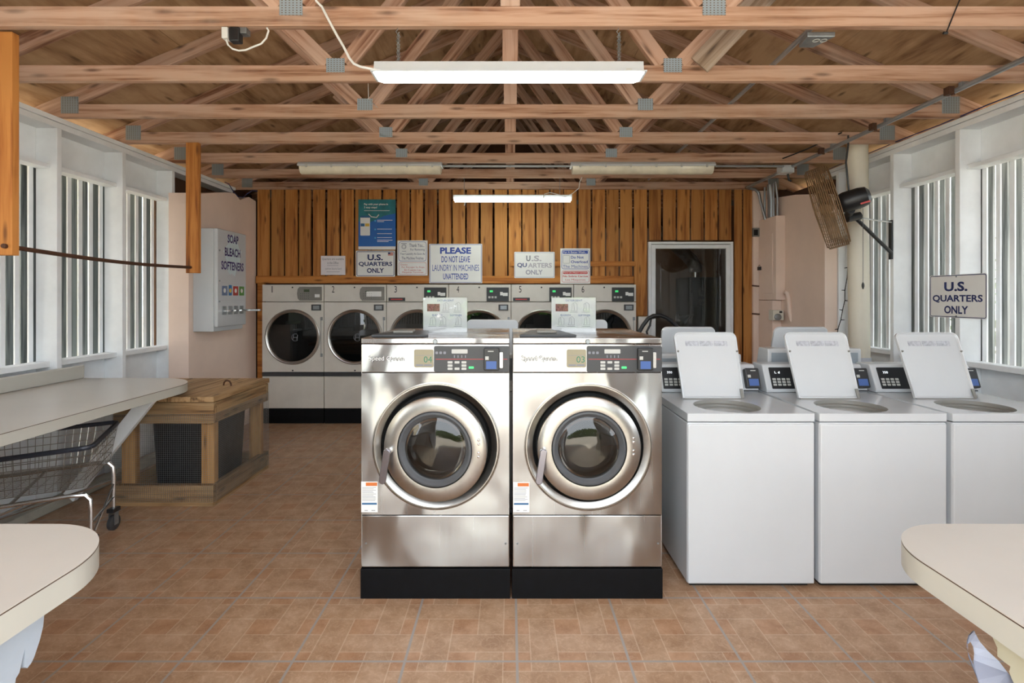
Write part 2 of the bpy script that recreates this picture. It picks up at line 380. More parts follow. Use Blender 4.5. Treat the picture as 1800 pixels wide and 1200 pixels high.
a = q.math('LESS_THAN', q.math('FRACT', q.math('MULTIPLY', sxx.outputs[0], 60)), 0.4); b = q.math('LESS_THAN', q.math('FRACT', q.math('MULTIPLY', sxx.outputs[2], 90)), 0.35)
q.setp(q.mix(q.math('MULTIPLY', a, b), lin((158, 172, 178)), lin((110, 92, 76))), 0.45, 0.5); q.t.nodes.remove(br); M_['galvplate'] = q.m

# ------------------------------------------------------------------ the setting
def struct(name, mb, mat, **kw): return tag(mb.build(name, mat, **kw), kind='structure')
struct('floor', MB().box(-3.3, 3.3, -0.6, 8.6, -0.1, 0), M_['tile'])
struct('ground', MB().box(-40, 40, -40, 40, -0.3, -0.08), M_['ground'])
SL = 0.4167
def roofz(x): return 2.81+SL*(2.97-abs(x))          # underside of the plywood
b = MB()
for sgn in (-1, 1):
    s0 = 0.0; row = 0; k = math.sqrt(1+SL*SL)
    while s0 < 4.0:
        xa, xb = s0/k, min((s0+1.22)/k, 3.75); y = -1.1-(row % 2)*1.2
        while y < 8.7:
            ya, yb = max(y, -0.9), min(y+2.44, 8.7)
            if yb > ya+0.05:
                P = [(sgn*xa, ya+.002), (sgn*(xb-.003), ya+.002), (sgn*(xb-.003), yb-.002), (sgn*xa, yb-.002)]
                b.loft([[(p[0], p[1], roofz(p[0])) for p in P], [(p[0], p[1], roofz(p[0])+0.012) for p in P]])
            y += 2.44
        s0 += 1.22; row += 1
struct('ceiling', b, M_['ply'])
b = MB()
for sgn in (-1, 1):
    P = [(0, -0.9), (sgn*3.8, -0.9), (sgn*3.8, 8.75), (0, 8.75)]
    b.loft([[(p[0], p[1], roofz(p[0])+0.0125) for p in P], [(p[0], p[1], roofz(p[0])+0.06) for p in P]])
struct('roof', b, M_['brownwall'])

STL = [0.62, 1.22, 1.81, 2.42, 3.01, 3.61, 4.22, 4.84]; STR = [0.62, 1.22, 1.81, 2.42, 3.03, 3.64, 4.27, 4.84]
wcount = 0
for side, ST in ((-1, STL), (1, STR)):
    nm = 'left' if side < 0 else 'right'
    def bx(b, xa, xb, *r): b.box(min(side*xa, side*xb), max(side*xa, side*xb), *r)
    b = MB()
    for d in ST: bx(b, 3.08, 3.225, d, d+0.04, 0.0, 2.55)
    bx(b, 3.075, 3.225, -0.4, 5.95 if side < 0 else 5.25, 2.592, 2.625); bx(b, 3.08, 3.225, -0.4, 5.9 if side < 0 else 5.2, 2.55, 2.589)
    bx(b, 3.225, 3.24, -0.4, 4.9, 2.30, 2.6); bx(b, 3.225, 3.24, -0.4, 4.9, 0.0, 0.93)
    for i, d in enumerate(ST[:-1]):
        bx(b, 3.125, 3.225, d+0.04, ST[i+1], 2.275, 2.305); bx(b, 3.125, 3.225, d+0.04, ST[i+1], 0.925, 0.962)
        bx(b, 3.19, 3.225, d+0.04, ST[i+1], 2.30, 2.45) if False else None
    struct('wall_'+nm, b, M_['white'], bevel=0.003)
    for i, d in enumerate(ST[:-1]):
        wcount += 1; w = thing('window_%d' % wcount, None, None, (side*3.24, d+0.33, 0.96), kind='structure')
        a = MB(); g = MB(); y = d+0.05+random.uniform(0, .02)
        gw = 0.056 if side < 0 else 0.044
        while y < ST[i+1]+0.06:
            if y < ST[i+1]-0.03: bx(a, 3.226, 3.238, y, min(y+0.034, ST[i+1]), 0.95, 2.29)
            yy = y+0.039-gw+random.uniform(-.005, .005); bx(g, 3.268, 3.284, yy, min(yy+gw+random.uniform(0, .006), ST[i+1]+0.06), 0.90, 2.33); y += 0.1
        bx(g, 3.245, 3.268, d-0.02, d+0.06, 0.9, 2.33)
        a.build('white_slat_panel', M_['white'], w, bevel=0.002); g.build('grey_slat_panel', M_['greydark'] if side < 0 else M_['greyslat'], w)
struct('baseboard_left', MB().box(-3.08, -2.99, -0.4, 4.78, 0, 0.06), M_['conc'], bevel=0.006)
# pink plaster end walls
b = MB(frame((-3.08, 0, 0), (0, 1, 0), (0, 0, 1)))
b.prism([(4.79, 0), (6.06, 0), (6.06, 2.49), (5.9, 2.51), (5.7, 2.44), (5.6, 2.49), (5.45, 2.475), (5.2, 2.42), (4.95, 2.36), (4.79, 2.34)], 0, 0.18)
struct('wall_pink_left', b, M_['pink'])
b = MB(frame((2.9, 0, 0), (0, 1, 0), (0, 0, 1)))
b.prism([(4.90, 0), (6.12, 0), (6.12, 2.52), (5.4, 2.44), (4.90, 2.35)], 0, 0.115)
struct('wall_pink_right', b, M_['pink'])
struct('trim_4', MB().box(3.018, 3.225, 4.885, 4.925, 0, 2.55), M_['white'], bevel=0.003)
b = MB(); b.box(2.745, 2.9, 6.0, 6.12, 0, 2.6)
struct('wall_pink_end', b, M_['pink'])
b = MB(); b.box(-3.3, -3.245, 4.86, 8.6, 0, 2.6); b.box(3.245, 3.3, 4.86, 8.6, 0, 2.6); b.box(-3.3, -3.245, 6.15, 8.6, 2.6, 2.68); b.box(3.245, 3.3, 6.15, 8.6, 2.6, 2.68)
b.box(-3.22, -2.9, 5.5, 5.95, 2.36, 2.44) if False else None
struct('wall_outer', b, M_['brownwall'])
b = MB(); b.box(-3.3, 3.3, 8.5, 8.6, 0, 2.66)
struct('wall_utility', b, M_['backroom'])
b = MB(); g_ = MB()
for s in (-1, 1):
    b.box(min(s*1.3, s*3.2), max(s*1.3, s*3.2), -0.48, -0.46, 0, 0.95); b.box(min(s*1.3, s*3.2), max(s*1.3, s*3.2), -0.52, -0.42, 2.45, 2.62)
    for k in range(4): xx = 1.3+.61*k; b.box(min(s*xx, s*(xx+.05)), max(s*xx, s*(xx+.05)), -.52, -.40, 0, 2.45)
    for k in range(19): xx = 1.33+.1*k; b.box(min(s*xx, s*(xx+.05)), max(s*xx, s*(xx+.05)), -.48, -.46, .95, 2.45); g_.box(min(s*(xx+.035), s*(xx+.11)), max(s*(xx+.035), s*(xx+.11)), -.53, -.515, .93, 2.47)
struct('wall_front', b, M_['white']); struct('wall_front_slats', g_, M_['greyslat'])
b = MB(frame((0, 8.6, 0), (1, 0, 0), (0, 0, 1))); b.prism([(-3.3, 2.5), (3.3, 2.5), (3.3, 2.675), (0, 4.05), (-3.3, 2.675)], 0, 0.1)
struct('wall_gable', b, M_['brownwall'])

# back wall of vertical planks: each board on its own in one mesh
b = MB(); x = -2.872; i = 0; DL, DR = 1.555, 2.545; pitch = 0.1585
while x < 2.74:
    w_ = min(pitch-random.choice((0.017, 0.021, 0.025)), 2.742-x); x1 = x+w_; lean = random.uniform(-.003, .003)
    if x1 < 1.40: z0 = 1.60
    elif x < DL-0.02: z0 = 1.19; x1 = DL-0.002
    elif x1 > DL and x < DR: z0 = 2.045
    else: z0 = 0.0
    if DR-0.09 < x < DR: x = DR; x1 = x+0.085; z0 = 0
    if x > DR: z0 = 0
    b.loft([[(x, 6.03, z0), (x1, 6.03, z0), (x1, 6.05, z0), (x, 6.05, z0)], [(x+lean, 6.03, 2.62), (x1+lean, 6.03, 2.62), (x1+lean, 6.05, 2.62), (x+lean, 6.05, 2.62)]])
    x = x1+pitch-w_ if x1 < DR or w_ > 0.1 else x1+0.01; i += 1
struct('wall_back', b, M_['plank'], bevel=0.002)
b = MB(); b.box(-2.88, 1.40, 6.012, 6.03, 1.555, 1.64); struct('trim_1', b, M_['stain'], bevel=0.002)
b = MB(); b.box(0.0, 1.42, 6.014, 6.03, 1.75, 1.805); struct('trim_2', b, M_['stain'], bevel=0.002)
b = MB(); b.box(-2.88, -2.80, 6.05, 6.09, 0, 1.6); b.box(1.41, 1.55, 6.055, 6.075, 0, 1.19)
struct('trim_3', b, M_['stain'])

# ------------------------------------------------------------------ trusses
TD = [0.57, 1.18, 1.79, 2.40, 3.01, 3.62, 4.23, 4.84, 5.45, 6.06, 6.67, 7.28]
tl = {3: 'nearest roof truss in view, with the long lit shop light chained under it',
      4: 'second roof truss back, just behind the long lit shop light',
      5: 'third roof truss back, its heel plates over the white side walls',
      6: 'fourth roof truss back, the stained board with the rod hangs from its left end',
      7: 'fifth roof truss back, the two dusty unlit fixtures are fixed under it',
      8: 'sixth roof truss back, between the unlit fixtures and the plank wall',
      9: 'last roof truss, its chord resting on top of the plank wall'}
for i, d in enumerate(TD):
    y = d+0.019
    t = thing('roof_truss', tl.get(i, 'pine roof truss over the entrance, in front of the long lit shop light' if i < 3 else 'pine roof truss in the dark behind the plank wall'), 'roof truss', (0, y, 2.625), group='pine roof trusses')
    beam('bottom_chord', (-3.15, y, 2.6695), (3.15, y, 2.6695), 0.0372, 0.089, M_['truss'], t)
    for s in (-1, 1):
        xe = 3.7; off = 0.0965/2+0.001
        beam('top_chord', (s*0.0, y, roofz(0)-off), (s*xe, y, roofz(xe)-off), 0.0382, 0.089, M_['truss'], t)
        c = -0.99 if s < 0 else 0.92
        zc = 2.714
        beam('web', (c-s*0.055, y, zc+0.01), (s*0.04, y, 3.86), 0.036, 0.089, M_['truss'], t)
        beam('web', (c+s*0.05, y, zc+0.01), (c+s*0.60, y, roofz(c+s*0.60)-0.13), 0.036, 0.089, M_['truss'], t)
        for yy in (y-0.0205,):
            g = MB(); g.box(c-0.052, c+0.052, yy-0.0012, yy, 2.672, 2.752); g.build('truss_plate', M_['galvplate'], t)
            g = MB(); g.box(min(s*2.94, s*3.06), max(s*2.94, s*3.06), yy-0.0012, yy, 2.65, 2.765); g.build('truss_plate', M_['galvplate'], t)
    beam('king_post', (0.0, y, 2.715), (0.0, y, 3.95), 0.037, 0.089, M_['truss'], t, up=(1, 0, 0))
# weathered brace board leaning across the trusses
tag(beam('brace_board', (1.06, 2.98, 2.70), (1.62, 2.62, 3.28), 0.035, 0.13, wood('grey_board', (176, 158, 140), (150, 130, 110), (110, 90, 74), 0, 24), up=(0, 0.2, 1)), 'grey weathered brace board leaning between the first two roof trusses', 'board')

# ------------------------------------------------------------------ hanging boards and rod
tag(beam('hanging_board', (-2.345, 2.46, 1.593), (-2.345, 2.46, 2.62), 0.038, 0.11, M_['stain'], up=(1, 0, 0)), 'wide stained board hanging at the left edge, nearest the entrance', 'board', 'boards that carry the clothes rod')
tag(beam('hanging_board', (-2.511, 4.21, 1.59), (-2.511, 4.21, 2.62), 0.036, 0.1, M_['stain'], up=(1, 0, 0)), 'stained board hanging in front of the white vending machine', 'board', 'boards that carry the clothes rod')
pts = [(-2.315+(-0.2)*k/12, 2.425+1.755*k/12, 1.634-0.018*math.sin(math.pi*k/12)) for k in range(13)]
tag(MB().tube(pts, 0.011, 8).build('clothes_rod', M_['rusty'], smooth=True), 'dark metal clothes rod strung between the two hanging boards', 'rod')

# ------------------------------------------------------------------ lights
t = thing('shop_light', 'long lit white shop light hanging on chains in the foreground', 'ceiling light', (0, 2.42, 2.39))
b = MB(); b.loft([[(-0.612, 2.385, 2.458), (0.598, 2.385, 2.458), (0.598, 2.455, 2.458), (-0.612, 2.455, 2.458)],
                  [(-0.612, 2.378, 2.41), (0.598, 2.378, 2.41), (0.598, 2.462, 2.41), (-0.612, 2.462, 2.41)]]); b.build('housing', M_['enamel'], t)
b = MB(); b.loft([[(-0.622, 2.36, 2.409), (0.608, 2.36, 2.409), (0.608, 2.48, 2.409), (-0.622, 2.48, 2.409)],
                  [(-0.622, 2.36, 2.403), (0.608, 2.36, 2.403), (0.608, 2.48, 2.403), (-0.622, 2.48, 2.403)]]); b.build('reflector', M_['enamel'], t)
b = MB(); b.loft([[(-0.612, 2.368, 2.4025), (0.598, 2.368, 2.4025), (0.598, 2.472, 2.4025), (-0.612, 2.472, 2.4025)],
                  [(-0.585, 2.375, 2.392), (0.571, 2.375, 2.392), (0.571, 2.465, 2.392), (-0.585, 2.465, 2.392)]]); b.build('diffuser', M_['tubelit'], t)
b = MB(FR(2.378)); b.prism(rr(px(1100, 2.378), px(1111, 2.378), pz(129, 2.378)-CAMZ, pz(121, 2.378)-CAMZ, 0.004), 0.001, 0.004); b.build('power_outlet', M_['cream'], t)
for xx in (699, 1087):
    b = MB(); X = px(xx, 2.42); z = 2.615; k = 0
    b.tube([(X, 2.42, 2.628), (X, 2.42, 2.618), (X-.008, 2.42, 2.608), (X, 2.42, 2.598), (X+.008, 2.42, 2.606)], 0.0016, 5)
    z = 2.60
    while z > 2.462:
        for dx in (0, 0.006):
            c = Vector((X+dx+random.uniform(-.001, .001), 2.42, z-0.006)); ax = (0, 1, 0) if (k % 2) else (1, 0, 0)
            b.ring(c, ax, 0.0055, 0.0011, 8, 4)
        z -= 0.009; k += 1
    b.build('chain', M_['galv'], t)
t2 = thing('shop_light', 'small lit shop light hanging in front of the plank wall', 'ceiling light', (0.02, 5.46, 2.36))
xa, xb = px(797, 5.46), px(1005, 5.46)
b = MB(); b.box(xa, xb, 5.42, 5.50, 2.405, 2.445); b.build('housing', M_['enamel'], t2, bevel=0.004)
b = MB(); b.box(xa+.01, xb-.01, 5.405, 5.515, 2.384, 2.4045); b.build('diffuser', emit('lit_tube', (246, 255, 246), 14), t2, bevel=0.004)
for xx in (816, 984):
    b = MB(); X = px(xx, 5.46); b.tube([(X, 5.46, 2.446), (X, 5.46, 2.624)], 0.003, 5); b.build('chain', M_['galv'], t2)
b = MB(); b.tube([(px(817, 5.40), 5.40, 2.39), (px(817, 5.40), 5.40, 2.34), (px(816, 5.4), 5.40, 2.33)], 0.005, 6); b.build('pull_cord', M_['cable'], t2)
pts = [(955, 350), (957, 341), (967, 338), (980, 341), (993, 345), (1006, 340), (1018, 330), (1020, 318), (1024, 310)]
tag(MB().tube([(px(a, 5.2), 5.2+0.03*k/8, pz(c, 5.2)) for k, (a, c) in enumerate(pts)], 0.004, 6).build('power_cord', M_['cable'], smooth=True), 'white cord from the right unlit fixture to the small shop light', 'cord')
for (xa, xb, lab) in ((524, 777, 'dusty unlit tube fixture in a clear cover, left of centre'), (1003, 1257, 'dusty unlit tube fixture in a clear cover, right of centre')):
    D = 4.82; t = thing('tube_fixture', lab, 'ceiling light', ((px(xa, D)+px(xb, D))/2, 4.86, 2.52), group='unlit tube fixtures under the fifth truss')
    b = MB(frame((0, 0, 0), (0, 1, 0), (0, 0, 1))); b.prism([(4.79, 2.585), (4.79, 2.60), (4.81, 2.624), (4.91, 2.624), (4.93, 2.60), (4.93, 2.585)], px(xa, D), px(xb, D)); b.build('housing', M_['enamel'], t, bevel=0.004)
    x0, x1 = px(xa, D)+.004, px(xb, D)-.004; prof = [(4.797, 2.584), (4.80, 2.555), (4.82, 2.53), (4.86, 2.52), (4.90, 2.53), (4.92, 2.555), (4.923, 2.584)]
    b = MB(); b.loft([[(x0+0.018, 4.86+(p[0]-4.86)*0.6, 2.584+(p[1]-2.584)*0.55) for p in prof], [(x0, 4.86+(p[0]-4.86)*.95, 2.584+(p[1]-2.584)*0.9) for p in prof] if False else [(x0+.012, p[0], p[1]) for p in prof], [(x1-.012, p[0], p[1]) for p in prof], [(x1-0.018+.014, 4.86+(p[0]-4.86)*0.6, 2.584+(p[1]-2.584)*0.55) for p in prof]])
    b.build('cover', M_['amber'], t, smooth=True)
    b = MB()
    for k in range(6):
        X = x0+0.08+k*(x1-x0-.16)/5; b.box(X-.008, X+.008, 4.784, 4.79, 2.57, 2.60)
    b.build('clip_row', M_['key'], t)
# conduits
b = MB(); b.tube([(px(777, 4.86), 4.86, 2.598), (px(1003, 4.86), 4.86, 2.598)], 0.012, 10); b.ring((px(897, 4.86), 4.86, 2.598), (1, 0, 0), 0.012, 0.005, 12, 6)
tag(b.build('conduit', M_['conduit'], smooth=True), 'short metal conduit joining the two unlit tube fixtures', 'pipe')
b = MB(); b.tube([(px(1257, 4.86), 4.86, 2.598), (2.50, 4.86, 2.598)], 0.012, 10)
tag(b.build('conduit', M_['conduit'], smooth=True), 'metal conduit running right from the right unlit fixture to the junction box', 'pipe')
b = MB(); b.tube([(2.585, 0.5, 2.597), (2.585, 5.75, 2.597), (2.585, 5.80, 2.597), (2.62, 5.85, 2.597), (2.70, 5.87, 2.592), (2.745, 5.87, 2.55), (2.755, 5.85, 2.45), (2.80, 5.83, 2.25)], 0.015, 10)
for d in (2.42, 3.03, 3.64, 4.25): b.box(2.565, 2.605, d-.012, d+.012, 2.60, 2.625)
tag(b.build('conduit', M_['conduit'], smooth=True), 'long metal conduit clamped under the trusses along the right side', 'pipe')
for k, d in enumerate((3.09, 3.74, 4.36)):
    b = MB(); b.box(2.535, 2.566, d-.02, d+.02, 2.575, 2.62); b.tube([(2.55, d-.02, 2.57), (2.566, d-.02, 2.57)], 0.007, 6)
    tag(b.build('conduit_clamp', M_['rusty']), 'rusty clamp holding the long right conduit at the %s roof truss back' % ('second', 'third', 'fourth')[k], 'clamp', 'rusty conduit clamps')
b = MB(); b.tube([(1.48, 2.47, 2.727), (1.50, 3.0, 2.728), (1.56, 6.0, 2.728)], 0.013, 8)
tag(b.build('conduit', M_['conduit'], smooth=True), 'metal conduit lying on the truss chords, running back from the grey outlet box', 'pipe')
t = thing('outlet_box', 'grey metal outlet box hanging below the nearest truss, right of centre', 'outlet', (1.45, 2.47, 2.60))
b = MB(); b.prismz([(1.37, 2.45), (1.50, 2.45), (1.46, 2.56), (1.39, 2.56)], 2.60, 2.624); b.build('box', M_['galv'], t, bevel=0.004)
b = MB(); b.ring((1.43, 2.485, 2.599), (0, 0, 1), 0.014, 0.002, 16, 5); b.ring((1.465, 2.485, 2.599), (0, 0, 1), 0.014, 0.002, 16, 5); b.build('receptacle', M_['key'], t)
t = thing('junction_box', 'white junction box where conduits meet above the fan', 'junction box', (2.54, 4.92, 2.52))
b = MB(); b.box(2.49, 2.60, 4.86, 4.97, 2.545, 2.61); b.box(2.47, 2.59, 4.84, 4.95, 2.535, 2.545); b.build('box', M_['enamel'], t, bevel=0.004)
b = MB(); b.tube([(2.56, 4.9, 2.535), (2.565, 4.9, 2.50), (2.57, 4.9, 2.48), (2.59, 4.9, 2.47)], 0.01, 8); b.build('plug', M_['black'], t, smooth=True)
b = MB(); b.tube([(2.50, 5.05, 2.66), (2.47, 4.9, 2.66), (2.55, 4.55, 2.67), (2.62, 4.2, 2.70)], 0.006, 6)
tag(b.build('power_cord', M_['black'], smooth=True), 'black cord above the junction box along the roof trusses', 'cord')
# outlet, plug, cords near the nearest truss
t = thing('outlet_box', 'grey outlet box with plugs hanging under the nearest truss, top left', 'outlet', (-1.22, 2.43, 2.56))
D = 2.43
b = MB(); b.box(px(420, D), px(437, D), 2.41, 2.45, pz(62, D), 2.625); b.build('box', M_['galv'], t, bevel=0.003)
b = MB(); b.box(px(408, D), px(426, D), 2.40, 2.44, pz(77, D), 2.622); b.build('black_plug', M_['black'], t, bevel=0.005)
b = MB(); b.box(px(395, D), px(406, D), 2.40, 2.44, pz(72, D), 2.622); b.build('white_plug', M_['cable'], t, bevel=0.004)
pts = [(399, 70), (402, 79), (410, 86), (421, 89), (433, 88), (447, 82), (460, 77), (469, 67), (473, 54), (470, 49)]
tag(MB().tube([(px(a, 2.40), 2.395, pz(c, 2.395)) for a, c in pts], 0.0042, 6).build('power_cord', M_['cable'], smooth=True), 'white cord looping from the plugs under the nearest truss', 'cord')
pts = [(550, -30), (556, 2), (566, 12), (575, 30), (590, 58), (604, 82), (614, 102), (622, 112), (633, 117), (652, 121), (675, 124), (700, 122), (730, 117), (752, 116), (765, 116), (772, 122)]
tag(MB().tube([(px(a, 2.365), 2.365+(0.012*max(0, k-9)), pz(c, 2.365)) for k, (a, c) in enumerate(pts)], 0.0055, 8).build('power_cord', M_['cable'], smooth=True), 'thick white cord running down from above to the long lit shop light', 'cord')
tag(MB().tube([(px(1695, 2.39), 2.39, pz(-20, 2.39)), (px(1663, 2.39), 2.39, pz(58, 2.39))], 0.003, 6).tube([(px(1663, 2.39)-.012, 2.39, pz(58, 2.39)), (px(1663, 2.39)+.006, 2.39, pz(58, 2.39))], 0.006, 8).build('hook_rod', M_['black']), 'thin dark rod hanging in front of the nearest truss, upper right', 'rod')
tag(MB().tube([(px(647, 3.4), 3.4, pz(146, 3.4)), (px(648, 3.4), 3.4, pz(174, 3.4)), (px(649, 3.4), 3.62, pz(178, 3.5))], 0.002, 5).build('pull_string', M_['cable']), 'thin pull string behind the left end of the long shop light', 'string')

# ------------------------------------------------------------------ stainless front-loading washers
def front_loader(x0, x1, num, ring, door, ajar, sticker, label):
    D = 2.47; M = FR(D); g = lambda x: px(x, D); h = lambda y: pz(y, D)-CAMZ
    t = thing('washing_machine', label, 'washing machine', ((x0+x1)/2, D, 0), group='stainless front-loading washers')
    b = MB(); b.box(x0, x0+.004, D, D+.76, .15, 1.18); b.box(x1-.004, x1, D, D+.76, .15, 1.18); b.box(x0+.004, x1-.004, D+.74, D+.76, .15, 1.18); b.box(x0+.005, x1-.005, D+.12, D+.125, .40, 1.17)
    b.build('cabinet', M_['steel'], t, bevel=0.002)
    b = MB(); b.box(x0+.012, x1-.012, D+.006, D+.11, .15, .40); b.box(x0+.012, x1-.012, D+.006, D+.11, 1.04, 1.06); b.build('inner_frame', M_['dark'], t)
    b = MB(); b.box(x0-.003, x1+.003, D-.004, D+.72, .0, .138); b.build('base', M_['blackbase'], t, bevel=0.003)
    b = MB(); b.box(x0, x1, D-.002, D+.76, 1.183, 1.21); b.build('top', M_['steel'], t, bevel=0.004)
    b = MB(M); b.lathe((g(765) if x0 < -.5 else g(1033), h(600), 0.002), (0, 0, 1), [(.0001, .006), (.009, .006), (.011, .003), (.011, 0)], 20); b.lathe((g(765) if x0 < -.5 else g(1033), h(600), .008), (0, 0, 1), [(.0001, .001), (.004, .001), (.004, 0)], 12); b.build('lock', M_['galv'], t, smooth=True)
    b = MB(M); b.box(x0+.001, x1-.001, 1.050-CAMZ, 1.181-CAMZ, -.02, 0); b.build('fascia', M_['steel'], t, bevel=0.003)
    cu, cv = g(ring[0]), h(ring[1]); R = .297
    b = MB(M); b.holed(x0+.001, x1-.001, .389-CAMZ, 1.047-CAMZ, 0, cu, cv, R-.006, 96, .012); b.build('front_panel', M_['steel'], t)
    b = MB(M); b.box(x0+.001, x1-.001, .145-CAMZ, .385-CAMZ, -.02, 0); lp = b.build('lower_panel', M_['steel'], t, bevel=0.004)
    for xx in (x0+.022, x1-.018):
        b = MB(M); b.lathe((xx, .255-CAMZ, 0), (0, 0, 1), [(.0001, .003), (.004, .003), (.005, 0)], 12); b.build('screw', M_['galv'], lp)
    b = MB(M); b.lathe((cu, cv, 0), (0, 0, 1), [(R, -.01), (R, .004), (R-.005, .006), (R-.008, .002), (R-.012, .002), (R-.014, .006), (R-.018, .004), (R-.038, -.008), (R-.041, -.03)], 96); b.build('bezel', M_['satin'], t, smooth=True)
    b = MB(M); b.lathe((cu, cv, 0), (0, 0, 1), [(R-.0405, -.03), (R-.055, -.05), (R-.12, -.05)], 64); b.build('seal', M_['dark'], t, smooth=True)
    b = MB(M); b.lathe((cu, cv, 0), (0, 0, 1), [(R-.12, -.05), (.155, -.06), (.155, -.11)], 64); b.build('tub_rim', M_['rubber'], t, smooth=True)
    b = MB(M); b.lathe((cu, cv, 0), (0, 0, 1), [(.20, -.10), (.24, -.105), (.245, -.115), (.0001, -.118)], 48); b.build('drum_mouth', M_['charcoal'], t, smooth=True)
    # door
    dz, ang = door; Rd = .238
    dm = M @ Matrix.Translation((cu+.0, cv, dz)) @ Matrix.Translation((Rd, 0, 0)) @ Matrix.Rotation(-ang, 4, 'Y') @ Matrix.Translation((-Rd, 0, 0))
    if ang == 0: dm = M @ Matrix.Translation((cu, cv, dz))
    else: dm = M @ Matrix.Translation((cu+Rd, cv, dz)) @ Matrix.Rotation(ang, 4, 'Y') @ Matrix.Translation((-Rd, 0, 0))
    b = MB(dm); b.lathe((0, 0, 0), (0, 0, 1), [(Rd-.01, -.03), (Rd, -.03), (Rd, -.004), (Rd-.004, 0), (.19, .006), (.174, .004), (.170, -.004), (.170, -.03)], 96); dr = b.build('door', M_['satin'], t, smooth=True)
    b = MB(dm); b.lathe((0, 0, 0), (0, 0, 1), [(.171, -.004), (.168, .003), (.160, .004), (.146, -.008), (.140, -.02), (.140, -.035)], 64); b.build('gasket', M_['rubber'], dr, smooth=True)
    b = MB(dm); b.lathe((0, 0, 0), (0, 0, 1), [(.142, -.016), (.135, -.014), (.12, -.006), (.09, .001), (.05, .005), (.0001, .007)], 64); b.build('glass', M_['glass'], dr, smooth=True)
    b = MB(dm); b.lathe((0, 0, 0), (0, 0, 1), [(.141, -.02), (.132, -.05), (.11, -.075), (.0001, -.085)], 64); b.build('glass_bowl', M_['glass'], dr, smooth=True)
    hx, hy = (-.212, -.01)
    b = MB(dm); b.lathe((hx, hy, 0), (0, 0, 1), [(.016, .002), (.016, .02), (.012, .026), (.0001, .026)], 16); b.build('handle_boss', M_['chrome'], dr, smooth=True)
    a = math.radians(-9); hm = dm @ Matrix.Translation((hx, hy, .026)) @ Matrix.Rotation(a, 4, 'Z')
    b = MB(hm); b.prism(rr(-.016, .016, -.145, .016, .0155), 0, .012); b.build('handle', M_['handle'], dr, bevel=.003, smooth=True)
    b = MB(dm)
    for (yy) in (.045, .027, -.012, -.03): b.lathe((.203, yy+.005, .003), (0, 0, 1), [(.0001, .007), (.005, .006), (.007, 0)], 14)
    b.build('bolt_row', M_['chrome'], dr, smooth=True)
    # top dispenser
    o = x0-(-.693)
    b = MB(); P = [(-.66, 2.52), (-.39, 2.52), (-.44, 2.86), (-.60, 2.86)]
    b.prismz([(p[0]+o, p[1]) for p in P], 1.2105, 1.222); dl = b.build('dispenser_lid', M_['charcoal'], t, bevel=.003)
    b = MB(); b.prismz([(p[0]+o, p[1]) for p in [(-.575, 2.60), (-.475, 2.60), (-.485, 2.72), (-.565, 2.72)]], 1.222, 1.236); b.build('grip', M_['greypanel'], dl, bevel=.006)
    # fascia details, laid out relative to the right machine edge
    k = 0 if x0 < -.5 else 268.3
    gx = lambda x: g(x+k)
    for (ox, oy) in ((.8, .8), (-.7, -.6)): text('logo_outline', 'Speed Queen', M, gx(648.8+ox), gx(710.2+ox), h(636+oy), h(625.3+oy), M_['blackink'], t, w=.0008+.0002*(ox > 0))
    text('logo', 'Speed Queen', M, gx(648.8), gx(710.2), h(636), h(625.3), M_['sign'], t, bold=.0, w=.0018)
    b = MB(M); b.prism(rr(gx(728), gx(762), h(645.5), h(614), .008), .0003, .0012); st = b.build('number_sticker', M_['tan'], t)
    text('number', num, M, gx(745), gx(759.5), h(637), h(626), M_['green'], st, w=.0014)
    b = MB(M); b.box(gx(731), gx(744), h(643), h(640), .0012, .0018); b.box(gx(745.5), gx(759), h(643), h(640), .0012, .0018); b.box(gx(730), gx(760), h(624.6), h(624), .0012, .0016); b.build('print', M_['inkgrey'], st)
    b = MB(M); b.prism(rr(gx(763), gx(895), h(653.5), h(608), .008), .0003, .003); cp = b.build('control_panel', M_['charcoal'], t)
    b = MB(M); b.box(gx(766), gx(851), h(631.3), h(630.6), .003, .0034); b.box(gx(884), gx(892), h(631.3), h(630.6), .003, .0034); b.build('red_stripe', M_['redink'], cp)
    b = MB(M); b.prism(rr(gx(794), gx(822), h(621), h(613.5), .003), .003, .0036); b.build('display', M_['key'], cp)
    for r_ in range(3):
        for c_ in range(3):
            if r_ == 1 and c_ == 1: continue
            b = MB(M); X = gx(787+c_*12.2); Y = h(634.5+r_*5.6); b.prism(rr(X, X+.0225, Y-.0105, Y, .002), .003, .0042); b.build('button', M_['key'], cp)
    b = MB(M); b.prism(rr(gx(824), gx(833), h(647.6), h(643.6), .003), .003, .0042); b.build('start_button', M_['ledgreen'], cp)
    b = MB(M)
    for q_ in range(3): b.prism(rr(gx(765.5+q_*7), gx(770+q_*7), h(622), h(617.5), .003), .003, .0035)
    for q_ in range(4): b.box(gx(798+q_*6.5), gx(799.6+q_*6.5), h(628.5), h(624), .003, .0034)
    b.build('panel_print', M_['inkgrey'], cp)
    b = MB(M); b.prism(rr(gx(851), gx(877.5), h(649.5), h(611), .006), .003, .028); cr = b.build('card_reader', M_['black'], t, bevel=.003)
    b = MB(M); b.box(gx(855), gx(873), h(647), h(633.5), .028, .0286); b.build('screen', M_['screenlit'], cr)
    b = MB(M); b.box(gx(853.5), gx(859.5), h(631), h(625), .028, .0286); b.box(gx(858), gx(868), h(617), h(615.5), .028, .0286); b.build('reader_print', M_['key'], cr)
    b = MB(M); b.prism(rr(gx(878.5), gx(884), h(646), h(618.5), .004), .003, .012); b.build('card_slot', M_['chrome'], t, smooth=True)
    # warning sticker
    sx0, sx1, sy0, sy1 = [g(sticker[0]), g(sticker[1]), h(sticker[3]), h(sticker[2])]
